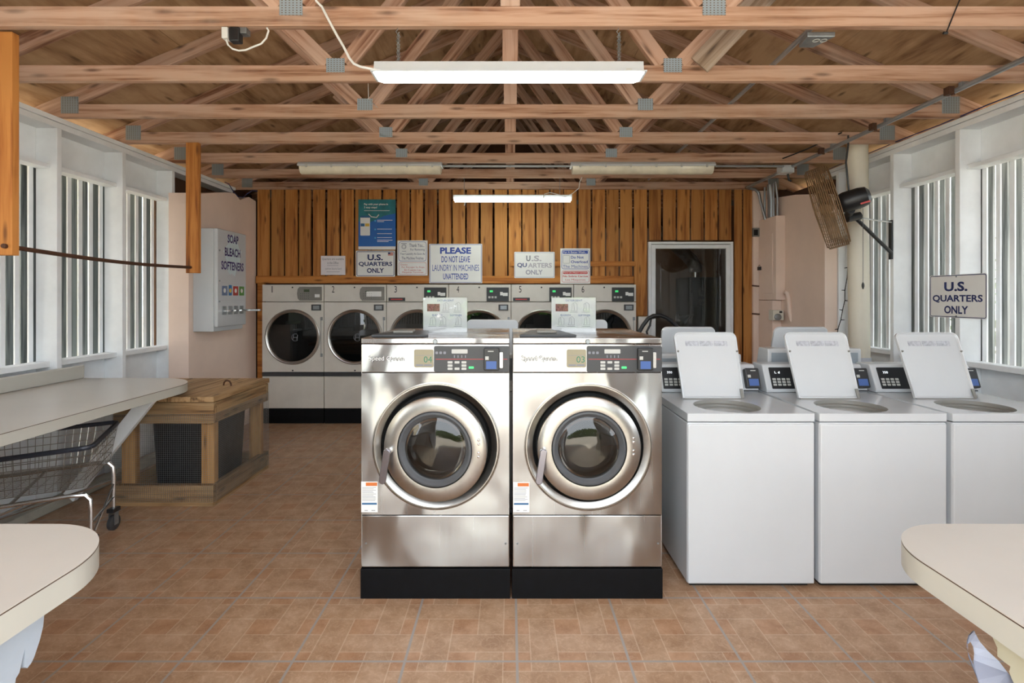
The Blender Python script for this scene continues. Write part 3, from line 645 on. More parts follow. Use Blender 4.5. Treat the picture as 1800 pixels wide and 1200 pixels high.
    b = MB(M); b.box(sx0, sx1, sy0, sy1, .0002, .0010); ws = b.build('warning_label', M_['sign'], t)
    Hh = sy1-sy0; Ww = sx1-sx0
    b = MB(M); b.box(sx0+Ww*.28, sx0+Ww*.97, sy1-Hh*.14, sy1-Hh*.03, .001, .0014); b.build('warning_print', M_['orange'], ws)
    b = MB(M); b.box(sx0+Ww*.05, sx1-Ww*.05, sy0+Hh*.25, sy0+Hh*.31, .001, .0014); b.build('brand_strip', M_['stickblue'], ws)
    b = MB(M)
    for r_ in range(11):
        Y = sy1-Hh*(.20+.042*r_); b.box(sx0+Ww*.06, sx0+Ww*random.uniform(.7, .92), Y, Y+Hh*.012, .001, .0013)
    b.box(sx0+Ww*.2, sx0+Ww*.4, sy0+Hh*.05, sy0+Hh*.07, .001, .0013); b.box(sx0+Ww*.62, sx0+Ww*.85, sy0+Hh*.05, sy0+Hh*.07, .001, .0013)
    b.build('small_print', M_['inkgrey'], ws)
    return t
front_loader(-.693, -.004, '04', (766.5, 783.5), (.085, math.radians(-6)), 1, (635, 664, 846, 900), 'stainless front-loading washer numbered 04, left of the pair, its round door slightly ajar')
front_loader(.011, .705, '03', (1034, 785), (.03, 0), 0, (902, 930.5, 847, 900), 'stainless front-loading washer numbered 03, right of the pair, door shut')

# acrylic notices on the stainless washers
for k, (xa, xb, lab) in enumerate(((744, 821, 'acrylic detergent notice standing on the washer numbered 04'), (969.5, 1047, 'acrylic detergent notice standing on the washer numbered 03'))):
    D = 2.88; M = FR(D); g = lambda x: px(x, D); h = lambda y: pz(y, D)-CAMZ
    t = thing('notice_stand', lab, 'sign', ((g(xa)+g(xb))/2, D, 1.21), group='acrylic detergent notices')
    b = MB(M); b.prism(rr(g(xa), g(xb), 1.2105-CAMZ, h(523), .003), -.001, .003); b.build('paper_sheet', M_['sign'], t)
    b = MB(M); b.prism(rr(g(xa)-.003, g(xb)+.003, 1.2105-CAMZ, h(522), .004), .0045, .0065); b.box(g(xa), g(xb), 1.2105-CAMZ, 1.2135-CAMZ, -.06, -.001); b.build('acrylic_holder', M_['acrylic'], t)
    o = xa-744
    text('lettering', 'DETERGENT', M, g(769+o), g(798+o), h(529.5), h(526.5), M_['blueink'], t, w=.0033)
    text('lettering', 'BLEACH', M, g(760+o), g(777+o), h(555), h(552), M_['blueink'], t, w=.0033)
    text('lettering', 'SOFTENER', M, g(791+o), g(812+o), h(555.5), h(552.5), M_['blueink'], t, w=.0033)
    b = MB(M); b.box(g(751+o), g(773+o), h(547), h(534), .0031, .0035); b.build('red_picture', flat('red_print', (178, 112, 112), .6, var=.35, scale=120), t)
    b = MB(M)
    for (cx, cy) in ((783, 538), (804, 538), (760, 563), (778, 563), (805, 563)):
        cx += o; pts = [(g(cx-5), h(cy+8)), (g(cx+6), h(cy+8)), (g(cx+6), h(cy-3)), (g(cx+2), h(cy-7)), (g(cx-3), h(cy-4)), (g(cx-3), h(cy+3))]
        b.tube([(p[0], p[1], .0035) for p in pts+[pts[0]]], .0006, 4); b.tube([(g(cx), h(cy-5), .0035), (g(cx+1), h(cy+7), .0035)], .0006, 4)
        b.box(g(cx-7), g(cx+7), h(cy+10.6), h(cy+10.1), .0031, .0034)
    b.build('line_drawings', M_['inkgrey'], t)

# ------------------------------------------------------------------ top-loading washers
def top_loader(disp, label, group, conh=1.0, lean=.15, tall=.352, second=False):
    w = .613; t = thing('washing_machine', label, 'washing machine', (0, 0, 0), group=group)
    b = MB(); b.box(0, w, .003, .70, .02, .797); b.build('cabinet', M_['enamel'], t, bevel=.008)
    b = MB(); b.box(.003, w-.003, -.002, .012, .022, .79); b.build('front_panel', M_['enamel'], t, bevel=.006)
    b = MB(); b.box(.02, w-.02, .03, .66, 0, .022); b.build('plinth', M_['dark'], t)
    cu, cv, R = .262, .185, .162
    b = MB(); b.holed(0, w, 0, .56, .84, cu, cv, R, 64); b.loft([[(0, 0, .802), (w, 0, .802), (w, .70, .802), (0, .70, .802)], [(0, 0, .84), (w, 0, .84), (w, .70, .84), (0, .70, .84)]], cap=False)
    b.loft([[(0, .56, .84), (w, .56, .84)], [(0, .70, .84), (w, .70, .84)]], close=False, cap=False)
    b.build('top', M_['enamel'], t, bevel=.004)
    b = MB(); b.lathe((cu, cv, .84), (0, 0, 1), [(R+.001, .0), (R-.002, -.004), (R-.004, -.018), (R-.02, -.022), (R-.026, -.045)], 64); b.build('well_rim', M_['greypanel'], t, smooth=True)
    b = MB(); b.lathe((cu, cv, .84), (0, 0, 1), [(R-.0255, -.03), (R-.022, -.05), (R-.022, -.36), (.0001, -.36)], 48); b.build('tub', M_['greypanel'], t, smooth=True)
    # console: sloped face
    b = MB(frame((0, 0, 0), (0, 1, 0), (0, 0, 1))); zt = conh
    b.prism([(.555, .841), (.55, .86), (.61, zt-.008), (.62, zt), (.735, zt), (.74, zt-.01), (.74, .841)], .012, w-.012); b.build('console', M_['enamel'], t, bevel=.006)
    cf = frame((0, .55, .86), (1, 0, 0), (0, .06, zt-.008-.86)); L = math.hypot(.06, zt-.008-.86)
    if not second:
        b = MB(cf); b.prism(rr(.045, .34, .004, L-.012, .004), .0005, .004); cp = b.build('control_panel', M_['black'], t)
        if disp: text('display_digits', disp, cf, .075, .105, L*.66, L*.66+.014, M_['led'], cp, w=.0045)
        for r_ in range(3):
            for c_ in range(4):
                b = MB(cf); X = .054+c_*.0275; Y = L*.46-r_*.0165; b.prism(rr(X, X+.02, Y-.012, Y, .002), .004, .0052); b.build('button', M_['key'], cp)
        b = MB(cf @ Matrix.Translation((.565, .062, .018)) @ Matrix.Rotation(.1, 4, 'X')); b.prism(rr(-.042, .038, -.058, .058, .008), -.018, .018); cr = b.build('card_reader', M_['black'], t, bevel=.004)
        b = MB(cf @ Matrix.Translation((.565, .062, .018)) @ Matrix.Rotation(.1, 4, 'X')); b.box(-.028, .028, -.046, -.006, .018, .0186); b.build('screen', M_['screenlit'], cr)
        b = MB(cf @ Matrix.Translation((.565, .062, .018)) @ Matrix.Rotation(.1, 4, 'X')); b.box(-.032, -.014, .002, .018, .018, .0186); b.box(-.012, .018, .040, .045, .018, .0186); b.build('reader_print', M_['key'], cr)
        b = MB(cf); b.box(.51, .598, -.012, -.004, .001, .006); b.build('coin_slot', M_['charcoal'], t)
    else:
        b = MB(); b.prism([(0, 0)]*0 or rr(.06, .55, 0, 1, .01), 0, .001) if False else b.box(.035, w-.035, .7405, .744, .875, zt-.025)
        b.build('rear_cover', flat('blue_grey_panel', (150, 160, 168), .5), t)
    # lid, standing open
    n_ = math.hypot(lean, tall); lf = frame((0, .365, .845), (1, 0, 0), (0, lean, tall))
    P = [(.098, .0), (.432, .0), (.437, .02), (.452, n_-.05)]
    def lid(ins):
        out = [(.098+ins, 0+ins), (.434-ins, 0+ins)]
        for (cx, cy, a0, a1) in ((.448-.035, n_-.035, 0, 90), (.090+.035, n_-.035, 90, 180)):
            for k in range(7):
                a = math.radians(a0+(a1-a0)*k/6); out.append((cx+(.035-ins)*math.cos(a), cy+(.035-ins)*math.sin(a)))
        return out
    b = MB(lf); b.loft([[(p[0], p[1], -.016) for p in lid(.004)], [(p[0], p[1], -.014) for p in lid(0)], [(p[0], p[1], .002) for p in lid(0)], [(p[0], p[1], .003) for p in lid(.004)], [(p[0], p[1], -.004) for p in lid(.012)]])
    ld = b.build('lid', M_['enamel'], t)
    b = MB(lf)
    for q_ in range(3): b.prism(rr(.152+q_*.082, .152+q_*.082+.076, n_-.082, n_-.052, .002), -.004, -.0032)
    if not second: lb = b.build('label_strip', flat('grey_label', (188, 190, 198), .5, var=.2, scale=60), ld)
    else: b.b.free()
    b = MB(lf)
    for X in (.103, .438): b.lathe((X, n_*.70, .001), (0, 0, 1), [(.0001, .006), (.005, .006), (.006, 0)], 12)
    b.build('bumper_pair', M_['greypanel'], ld, smooth=True)
    b = MB(lf); b.box(.415, .43, -.002, .05, .004, .010); b.box(.105, .43, -.006, -.001, -.016, .003); b.build('hinge', M_['greypanel'], ld)
    return t
for (x, disp, lab) in ((.852, '350', 'white top-loading washer beside the stainless pair, lid open, display reading 350'),
                       (1.488, 'L d', 'white top-loading washer in the middle of the front row, lid open'),
                       (2.128, '350', 'white top-loading washer nearest the right wall, lid open, reflections on its lid')):
    move(top_loader(disp, lab, 'front row of top-loading washers'), (x, 2.555, 0))
for (x, ln, tl_, lab) in ((.145, .04, .40, 'white top-loading washer behind the stainless washers, lid seen between the two notices'),
                     (.762, .04, .40, 'white top-loading washer behind the stainless washer 03, only its lid corner showing'),
                     (1.468, .15, .355, 'white top-loading washer in the back row, its lid up in front of the glass door'),
                     (2.225, .15, .355, 'white top-loading washer in the back row, its lid up in front of the pink wall')):
    move(top_loader(None, lab, 'back row of top-loading washers', conh=1.075 if x > 2 else 1.04, lean=ln, tall=tl_, second=True), (x, 4.09, 0), math.pi)

# ------------------------------------------------------------------ dryers
def dryer(i, x0, x1):
    D = 5.89; M = FR(D); g = lambda x: px(x, D); h = lambda y: pz(y, D)-CAMZ
    labs = ['white dryer numbered 1, leftmost, beside the pink wall', 'white dryer numbered 2, with a round logo on its dark glass', 'white dryer numbered 3, half hidden behind the stainless washer 04',
            'white dryer numbered 4, below the PLEASE DO NOT LEAVE LAUNDRY sign', 'white dryer numbered 5, below the faded quarters sign', 'white dryer numbered 6, rightmost, next to the glass door']
    t = thing('clothes_dryer', labs[i], 'dryer', ((g(x0)+g(x1))/2, D, 0), group='row of numbered dryers')
    X0, X1 = g(x0)+.003, g(x1)-.003
    b = MB(); b.box(X0+.002, X1-.002, D+.08, D+.8, .0, 1.53); b.build('cabinet', M_['dryerwhite'], t)
    b = MB(M); b.box(X0, X1, h(530), h(500), -.08, 0); b.build('header_panel', M_['dryerwhite'], t, bevel=.004)
    cu, cv = (X0+X1)/2-.003, h(592)
    b = MB(M); b.holed(X0, X1, h(653.5), h(531), 0, cu, cv, .285, 64, .08); b.build('front_panel', M_['dryerwhite'], t)
    b = MB(M); b.box(X0, X1, h(661), h(654.5), -.08, .004); b.build('lint_strip', M_['charcoal'], t)
    b = MB(M); b.box(X0, X1, h(717.5), h(661.5), -.08, 0); b.build('lower_panel', M_['dryerwhite'], t, bevel=.004)
    b = MB(M); b.box(X0+.002, X1-.002, 0-CAMZ, h(718.5), -.08, -.004); b.build('base', M_['blackbase'], t)
    b = MB(M); b.lathe((cu, cv, 0), (0, 0, 1), [(.307, 0), (.305, .014), (.295, .02), (.285, .018), (.272, .006), (.27, -.01)], 64); dr = b.build('door_ring', M_['satin'], t, smooth=True)
    b = MB(M); b.lathe((cu, cv, 0), (0, 0, 1), [(.271, .002), (.2, .004), (.0001, .005)], 64); b.build('glass', M_['smoke'], dr, smooth=True)
    b = MB(M); b.lathe((cu, cv, 0), (0, 0, 1), [(.286, -.01), (.286, -.075), (.0001, -.076)], 48); b.build('drum', M_['charcoal'], t, smooth=True)
    # round H mark on the glass
    b = MB(M @ Matrix.Translation((cu+.03, cv-.005, .006)))
    b.tube([(.04*math.cos(a/12*math.pi), .04*math.sin(a/12*math.pi), 0) for a in range(4, 22)], .0025, 4); b.tube([(-.018, .028, 0), (-.026, -.028, 0)], .004, 4); b.tube([(.026, .028, 0), (.018, -.028, 0)], .004, 4); b.tube([(-.022, 0, 0), (.022, 0, 0)], .004, 4)
    b.build('logo', M_['inkgrey'], dr)
    text('number', str(i+1), M, X0+(.085 if i else .105), X0+(.085 if i else .105)+(.028 if i else .009), h(514), h(502.5), M_['blackink'], t, w=.001)
    b = MB(M)
    for (xx, yy) in ((X0+.335, 505), (cu, 651)): b.lathe((xx, h(yy), 0), (0, 0, 1), [(.0001, .003), (.008, .003), (.009, 0)], 12)
    b.build('lock', M_['black'], t)
    if i < 2:
        b = MB(M); c0, c1 = X1-.285, X1-.02; b.prism([(c0+.02, h(528)), (c1, h(528)), (c1, h(504)), (c0+.02, h(504)), (c0, h(508)), (c0-.008, h(516)), (c0, h(524))], .0005, .012); cp = b.build('control_panel', M_['greypanel'], t, bevel=.003)
        b = MB(M); b.box(c0+.07, c0+.13, h(513), h(508.5), .012, .0126) if i == 0 else b.box(c0+.06, c0+.1, h(513), h(511), .012, .0126); b.build('display', flat('dim_green', (58, 74, 44), .4), cp)
        b = MB(M); b.box(c1-.075, c1-.02, h(522.5), h(517), .012, .013) if i == 0 else b.box(c0+.07, c1-.03, h(521), h(512), .012, .013); b.build('card', M_['sign'], cp)
        b = MB(M)
        for r_ in range(3):
            for c_ in range(5): b.lathe((c0+.035+c_*.022, h(516+r_*4), .012), (0, 0, 1), [(.0001, .001), (.004, .001), (.004, 0)], 8)
        b.build('button_grid', M_['charcoal'], cp)
    else:
        c0, c1 = X1-.268, X1-.022
        b = MB(M); b.box(c0, c1, h(529.5), h(505), .0005, .008); cp = b.build('control_panel', M_['black'], t, bevel=.002)
        b = MB(M); b.box(c0+.035, c0+.07, h(513.5), h(510), .008, .0086); b.build('display', M_['ledgreen'], cp)
        b = MB(M)
        for q_ in range(3): b.box(c0+.02+q_*.034, c0+.044+q_*.034, h(524), h(520.5), .008, .0088)
        b.build('button_row', M_['key'], cp)
        b = MB(M); b.box(c0+.15, c0+.18, h(519), h(513), .008, .0088); b.box(c0+.18, c1-.012, h(520), h(514.5), .008, .0092); b.build('card', M_['sign'], cp)
    if i in (2, 4):
        b = MB(M); b.box(X0+.02, X0+.205, h(529), h(523), .0005, .002); st = b.build('name_strip', M_['black'], t)
        b = MB(M); b.box(X0+.045, X0+.175, h(526.8), h(525), .002, .0024); b.build('print', M_['redink'], st)
    b = MB(M); b.box(X1-.135, X1-.028, h(545.5), h(535), .0005, .008); cb = b.build('coin_slide', M_['charcoal'], t, bevel=.002)
    b = MB(M); b.box(X1-.115, X1-.045, h(543.5), h(537), .008, .012); b.lathe((X1-.08, h(540.2), .012), (0, 0, 1), [(.0001, .002), (.008, .002), (.008, 0)], 10); b.build('slide_plate', M_['galv'], cb)
    b = MB(M)
    for yy in (560, 624): b.box(X1-.035, X1-.012, h(yy+3), h(yy-3), .0005, .008)
    b.tube([(X1-.028, h(558), .008), (X1-.028, h(626), .008)], .003, 6); b.build('hinge', M_['galv'], t)
    return t
xs = [460.5, 569.5, 679.3, 788.7, 898.3, 1008.5, 1118.5]
for i in range(6): dryer(i, xs[i], xs[i+1])

# ------------------------------------------------------------------ glass door and the utility room behind it
D = 6.03; M = FR(D); g = lambda x: px(x, D); h = lambda y: pz(y, D)-CAMZ
t = thing('door_1', None, None, (2.06, D, 0), kind='structure')
b = MB(M)
for (a0, a1, v0, v1, wd) in ((1139.5, 1144, 0-CAMZ, h(425), .02), (1283.5, 1288, 0-CAMZ, h(425), .02), (1144, 1283.5, h(429), h(425), .02)): b.box(g(a0), g(a1), v0, v1, -.04, wd)
b.build('door_casing', M_['white'], t, bevel=.003)
b = MB(M)
for (a0, a1, v0, v1) in ((1144.4, 1152, 0-CAMZ, h(430)), (1276, 1283.2, 0-CAMZ, h(430)), (1152, 1276, h(437), h(430)), (1152, 1276, -CAMZ, -CAMZ+.2)): b.box(g(a0), g(a1), v0, v1, -.02, .012)
b.build('door_frame', M_['white'], t, bevel=.003)
b = MB(M); b.box(g(1151), g(1277), -CAMZ+.18, h(436), -.006, -.002); b.build('door_glass', M_['doorglass'], t)
D = 7.2; pts = [(1150, 395), (1188, 425), (1215, 452), (1228, 462), (1232, 476)]
t = thing('furnace', 'grey metal furnace cabinet behind the glass door', 'furnace', (px(1238, D), D+.3, 0))
b = MB(); b.box(px(1212, D), px(1264, D), D, D+.6, 0, pz(487, D)); b.build('cabinet', M_['furnace'], t, bevel=.01)
b = MB(); b.box(px(1233, D), px(1262, D), D-.012, D, .3, pz(492, D)); b.build('access_panel', M_['furnace'], t, bevel=.004)
b = MB(); b.cyl((px(1229, D), D+.15, pz(487, D)), (px(1229, D), D+.15, pz(477.5, D)), .055, 20); b.build('collar', M_['chrome'], t, smooth=True)
dp = [(px(a, D), D+.15, pz(c, D)) for a, c in ((1229, 477), (1229, 468), (1222, 456), (1208, 443), (1180, 418), (1150, 395))]
dpf = []; 
for k in range(len(dp)-1):
    for j in range(8): dpf.append(tuple(dp[k][i_]+(dp[k+1][i_]-dp[k][i_])*j/8 for i_ in range(3)))
b = MB(); b.tube(dpf, [.085+.004*(k % 2) for k in range(len(dpf))], 16)
tag(b.build('flue_duct', M_['galv'], smooth=True), 'ribbed silver duct rising from the furnace behind the glass door', 'duct')
t = thing('workbench', 'dark workbench with tools just behind the glass door', 'workbench', (1.95, 6.75, 0))
b = MB(); b.box(1.60, 2.45, 6.45, 6.95, .80, .84); b.build('bench_top', M_['brownwall'], t, bevel=.003)
for (xx, yy) in ((1.63, 6.48), (2.40, 6.48), (1.63, 6.90), (2.40, 6.90)):
    b = MB(); b.box(xx, xx+.04, yy, yy+.04, 0, .80); b.build('leg', M_['brownwall'], t)
b = MB(); b.tube([(2.10, 6.6, .875), (2.12, 6.6, 1.05), (2.25, 6.6, 1.18), (2.10, 6.62, 1.16)], .03, 10); b.box(2.0, 2.2, 6.5, 6.7, .842, .90)
tag(b.build('bench_vise', M_['furnace'], smooth=True), 'grey vise on the workbench behind the glass door', 'vise')
lb = bpy.data.lights.new('utility_fill_lamp', 'POINT'); lb.energy = 6; lb.color = (1, .85, .7); lb.shadow_soft_size = .05  # fill lamp added to brighten the room behind the glass; no source seen
lo = bpy.data.objects.new('utility_fill_lamp', lb); C.objects.link(lo); lo.location = (1.5, 7.5, 2.4)
t = thing('fill_lamp_socket', 'socket added for the fill lamp that brightens the utility room', 'bulb', (1.5, 7.5, 2.5))
b = MB(); b.tube([(1.5, 7.5, 2.62), (1.5, 7.5, 2.5)], .02, 10); b.build('socket', M_['key'], t)  # invented socket to go with the added fill lamp
# black hoses
for k, (dx, dy) in enumerate(((0, 0), (7, 3))):
    D = 5.0; pts = [(1121+dx*3, 600), (1124+dx*2, 583), (1130+dx*2, 572), (1139+dx, 560), (1149+dx, 554.5+dy), (1160+dx, 554+dy), (1171+dx, 558+dy), (1181+dx, 565+dy), (1190+dx, 574+dy), (1198+dx, 590), (1201+dx, 620)]
    tag(MB().tube([(px(a, D), D+.03*k, pz(c, D)) for a, c in pts]+[(px(1201+dx, D), D, .02)], .019 if k == 0 else .01, 10).build('drain_hose', M_['black'], smooth=True), ['thick black hose arching up behind the washers by the glass door', 'thinner black hose inside the thick arching one'][k], 'hose')
b = MB(); b.box(px(1120, 5.99), px(1138, 5.99), 5.93, 6.02, .0, pz(556, 5.99)); tag(b.build('white_panel', M_['dryerwhite'], bevel=.004), 'narrow white metal panel between dryer 6 and the glass door', 'panel')

# ------------------------------------------------------------------ signs on the plank wall
WD = 6.007
def sign(name, x0, y0, x1, y1, lab, cat='sign', group=None, r=.008, mat='sign', D=WD, rot=0):
    M = FR(D); g = lambda x: px(x, D); h = lambda y: pz(y, D)-CAMZ
    if rot:
        c = Vector(((g(x0)+g(x1))/2, (h(y0)+h(y1))/2, 0)); M = M @ Matrix.Translation(c) @ Matrix.Rotation(rot, 4, 'Z') @ Matrix.Translation(-c)
    t = thing(name, lab, cat, ((g(x0)+g(x1))/2, D, h(y1)+CAMZ), group=group)
    b = MB(M); b.prism(rr(g(x0), g(x1), h(y1), h(y0), r), -.003 if D == WD else -.002, 0); b.build('board', M_[mat], t)
    return t, M, g, h
def border(M, u0, u1, v0, v1, r, wd, mat, parent, w=.0006, name='border'):
    a = rr(u0, u1, v0, v1, r); c = rr(u0+wd, u1-wd, v0+wd, v1-wd, max(r-wd, .0005))
    b = MB(M); b.loft([[(p[0], p[1], 0) for p in a], [(p[0], p[1], w) for p in a], [(p[0], p[1], w) for p in c], [(p[0], p[1], 0) for p in c]], cap=False); return b.build(name, mat, parent)
t, M, g, h = sign('quarters_sign', 625.5, 440.5, 694.5, 486, 'white U.S. QUARTERS ONLY sign with a small flag, below the blue poster', group='quarters signs')
border(M, g(627), g(693), h(484.7), h(441.8), .015, .006, M_['navy'], t)
text('lettering', 'U.S.', M, g(646), g(673), h(457.5), h(447), M_['navy'], t, bold=.035, w=.0008)
text('lettering', 'QUARTERS', M, g(630.5), g(689.5), h(468.5), h(460), M_['navy'], t, bold=.03, w=.0008)
text('lettering', 'ONLY', M, g(645), g(675), h(479.5), h(471), M_['navy'], t, bold=.03, w=.0008)
b = MB(M); b.box(g(682), g(691), h(449), h(443.5), .0004, .0009); b.build('flag', flat('flag_red', (206, 140, 130), .5), t)
b = MB(M); b.box(g(682), g(686), h(446.5), h(443.5), .0009, .0013); b.build('flag_canton', M_['navy'], t)
t, M, g, h = sign('quarters_sign', 904, 442.5, 975, 488.5, 'faded U.S. QUARTERS ONLY sign hanging above dryer 5', group='quarters signs')
border(M, g(905), g(974), h(487.3), h(443.7), .012, .004, flat('pale_blue_ink', (150, 160, 190), .5), t)
text('lettering', 'U', M, g(925), g(932.5), h(459), h(449), M_['inkgrey'], t, bold=.035, w=.0008)
text('lettering', '.S.', M, g(934), g(952), h(459), h(449), M_['greyink'], t, bold=.035, w=.0008)
text('lettering', 'QU', M, g(909), g(926), h(470.5), h(462), flat('faded_blue', (74, 84, 130), .5), t, bold=.03, w=.0008)
text('lettering', 'ARTERS', M, g(928), g(970), h(470.5), h(462), M_['greyink'], t, bold=.03, w=.0008)
text('lettering', 'ONLY', M, g(924), g(954), h(482.5), h(474), flat('faded_print', (158, 156, 172), .5), t, bold=.03, w=.0008)
t, M, g, h = sign('please_sign', 754.5, 428.5, 847.5, 497.5, 'white PLEASE DO NOT LEAVE LAUNDRY IN MACHINES UNATTENDED sign above dryer 4', r=.004)
border(M, g(755.5), g(846.5), h(496.5), h(429.5), .006, .005, M_['blueink'], t)
text('lettering', 'PLEASE', M, g(773.5), g(828), h(446), h(434.5), M_['blueink'], t, bold=.04, w=.0008)
text('lettering', 'DO NOT LEAVE', M, g(776), g(826), h(461), h(450), M_['blueink'], t, bold=.015, w=.0008)
text('lettering', 'LAUNDRY IN MACHINES', M, g(760), g(842), h(476), h(465), M_['blueink'], t, bold=.0, w=.0008)
text('lettering', 'UNATTENDED', M, g(779), g(823), h(491), h(480.5), M_['blueink'], t, bold=.015, w=.0008)
t, M, g, h = sign('office_notice', 564, 449.5, 607, 483, 'small white paper notice about quarters in the office, above dryer 2', 'notice', r=.001, mat='paper')
text('lettering', 'Quarters are available', M, g(566), g(604.5), h(457.5), h(453), M_['inkgrey'], t, w=.0005)
text('lettering', 'in the Office', M, g(575.5), g(595), h(464), h(459.5), M_['inkgrey'], t, w=.0005)
text('lettering', 'and from Security Guard', M, g(572), g(600), h(474.5), h(470.5), M_['inkgrey'], t, w=.0005)
b = MB(M); b.box(g(575), g(595), h(467), h(466.2), .0004, .0008); b.box(g(574), g(597), h(478), h(477), .0004, .0008); b.build('print', M_['greyink'], t)
t, M, g, h = sign('thank_you_sign', 698.5, 422.5, 751.5, 484, 'white Thank You sign for removing laundry, with a red Spanish panel', r=.004)
border(M, g(700.5), g(749.5), h(459), h(424.5), .03, .004, M_['blueink'], t)
border(M, g(701), g(749.5), h(482.3), h(461), .02, .003, M_['redink'], t)
text('lettering', 'Thank You...', M, g(719.5), g(746), h(434), h(428), M_['navy'], t, w=.0008)
text('lettering', 'For Removing', M, g(721.5), g(746.5), h(441.5), h(436.5), M_['navy'], t, w=.0008)
text('lettering', 'Your Laundry As Soon As', M, g(703.5), g(747), h(449), h(444), M_['navy'], t, w=.0008)
text('lettering', 'The Machine Finishes', M, g(706), g(744.5), h(456), h(451), M_['navy'], t, w=.0008)
text('lettering', 'Gracias', M, g(704), g(716), h(466.3), h(463.5), M_['redink'], t, w=.0008)
text('lettering', 'Por Recoger Su Ropa', M, g(706), g(746), h(471.5), h(468), M_['redink'], t, w=.0008)
text('lettering', 'En Cuanto Las', M, g(711), g(740), h(476), h(472.5), M_['redink'], t, w=.0008)
text('lettering', 'Maquinas Terminen', M, g(707), g(744), h(480.5), h(477), M_['redink'], t, w=.0008)
b = MB(M); c = (g(710), h(433.5), .0008); b.ring(c, (0, 0, 1), .025, .0018, 20, 4); b.ring(c, (0, 0, 1), .016, .0012, 16, 4); b.box(g(706.5), g(714), h(441.6), h(441), .0004, .001); b.box(g(705), g(715), h(428.4), h(427.6), .0004, .001); b.build('washer_drawing', M_['navy'], t)
t, M, g, h = sign('overload_sign', 985, 436.5, 1037.5, 498.5, 'white Do Not Overload The Machines sign with a red Spanish panel', r=.004)
border(M, g(987), g(1036), h(473), h(438.5), .03, .005, M_['blueink'], t)
border(M, g(987.5), g(1036), h(496), h(475.5), .02, .004, M_['redink'], t)
b = MB(M); b.prism(rr(g(989), g(1033.5), h(446), h(440.3), .01), .0003, .0009); b.build('banner', M_['blueink'], t)
b = MB(M); b.prism(rr(g(989.5), g(1033), h(481.5), h(477.2), .01), .0003, .0009); b.build('banner', M_['redink'], t)
text('lettering', 'For A Better Wash...', M, g(990.5), g(1031), h(445), h(441.2), M_['sign'], t, w=.0012)
text('lettering', 'Do Not', M, g(1003.5), g(1026), h(454.5), h(449.5), M_['blueink'], t, bold=.02, w=.0008)
text('lettering', 'Overload', M, g(1003.5), g(1033), h(462.5), h(457.5), M_['blueink'], t, bold=.02, w=.0008)
text('lettering', 'The Machines', M, g(989.5), g(1033), h(470.7), h(465.5), M_['blueink'], t, bold=.0, w=.0008)
text('lettering', 'Para Un Mejor Lavado', M, g(990.5), g(1032), h(480.8), h(478), M_['sign'], t, w=.0012)
text('lettering', 'No Sobre Cargue', M, g(989.5), g(1033.5), h(488), h(483.5), M_['redink'], t, bold=.02, w=.0008)
text('lettering', 'Las Maquinas', M, g(994), g(1029), h(494), h(489.8), M_['redink'], t, bold=.0, w=.0008)
border(M, g(989.5), g(1001.5), h(463), h(448.5), .01, .003, M_['inkgrey'], t, name='washer_drawing')
t, M, g, h = sign('payment_poster', 630, 350.5, 695.5, 438.5, 'blue and teal Pay with your phone poster on the plank wall', 'poster', r=.001, mat='poster')
b = MB(M); b.prism([(g(630), h(350.5)), (g(630), h(389)), (g(652), h(390)), (g(676), h(379)), (g(695.5), h(375)), (g(695.5), h(350.5))], 0, .0006); b.build('swirl_panel', M_['teal'], t)
b = MB(M); b.box(g(630), g(695.5), h(438.5), h(433), 0, .0007); b.build('white_strip', M_['sign'], t)
text('lettering', 'Pay with your phone in', M, g(640), g(682), h(361.5), h(357), M_['sign'], t, bold=.02, w=.001)
text('lettering', '3 easy steps!', M, g(640), g(663), h(367), h(362.5), M_['sign'], t, bold=.02, w=.001)
b = MB(M); b.box(g(640), g(685), h(370.5), h(369.8), .0006, .001); b.tube([(g(648), h(376), .001), (g(653), h(381), .001), (g(662), h(382), .001), (g(666), h(377), .001)], .006, 5)
for (x_, y_, w_) in ((663, 386.5, 27), (663, 389, 12), (663, 402, 26), (663, 410, 26), (663, 417, 26), (663, 421.5, 27), (663, 424, 20)): b.box(g(x_), g(x_+w_), h(y_+.9), h(y_), 0, .0005)
b.build('print', M_['sign'], t)
b = MB(M); b.prism(rr(g(633.5), g(650.5), h(414), h(381.5), .008), .0007, .0012); ph = b.build('phone_picture', M_['sign'], t)
b = MB(M); b.box(g(634), g(650), h(382.5), h(379), .0012, .0016); b.box(g(634), g(641), h(397.8), h(392.6), .0012, .0016); b.build('phone_print', M_['stickblue'], ph)
b = MB(M); b.box(g(642), g(649.5), h(397.8), h(392.6), .0012, .0016); b.build('phone_button', M_['yellow'], ph)
b = MB(M)
for yy in (388, 403, 418): b.lathe((g(659.5), h(yy), 0), (0, 0, 1), [(.0001, .0008), (.01, .0008), (.01, 0)], 12)
b.build('step_dots', flat('light_blue_ink', (70, 170, 220), .5), t)
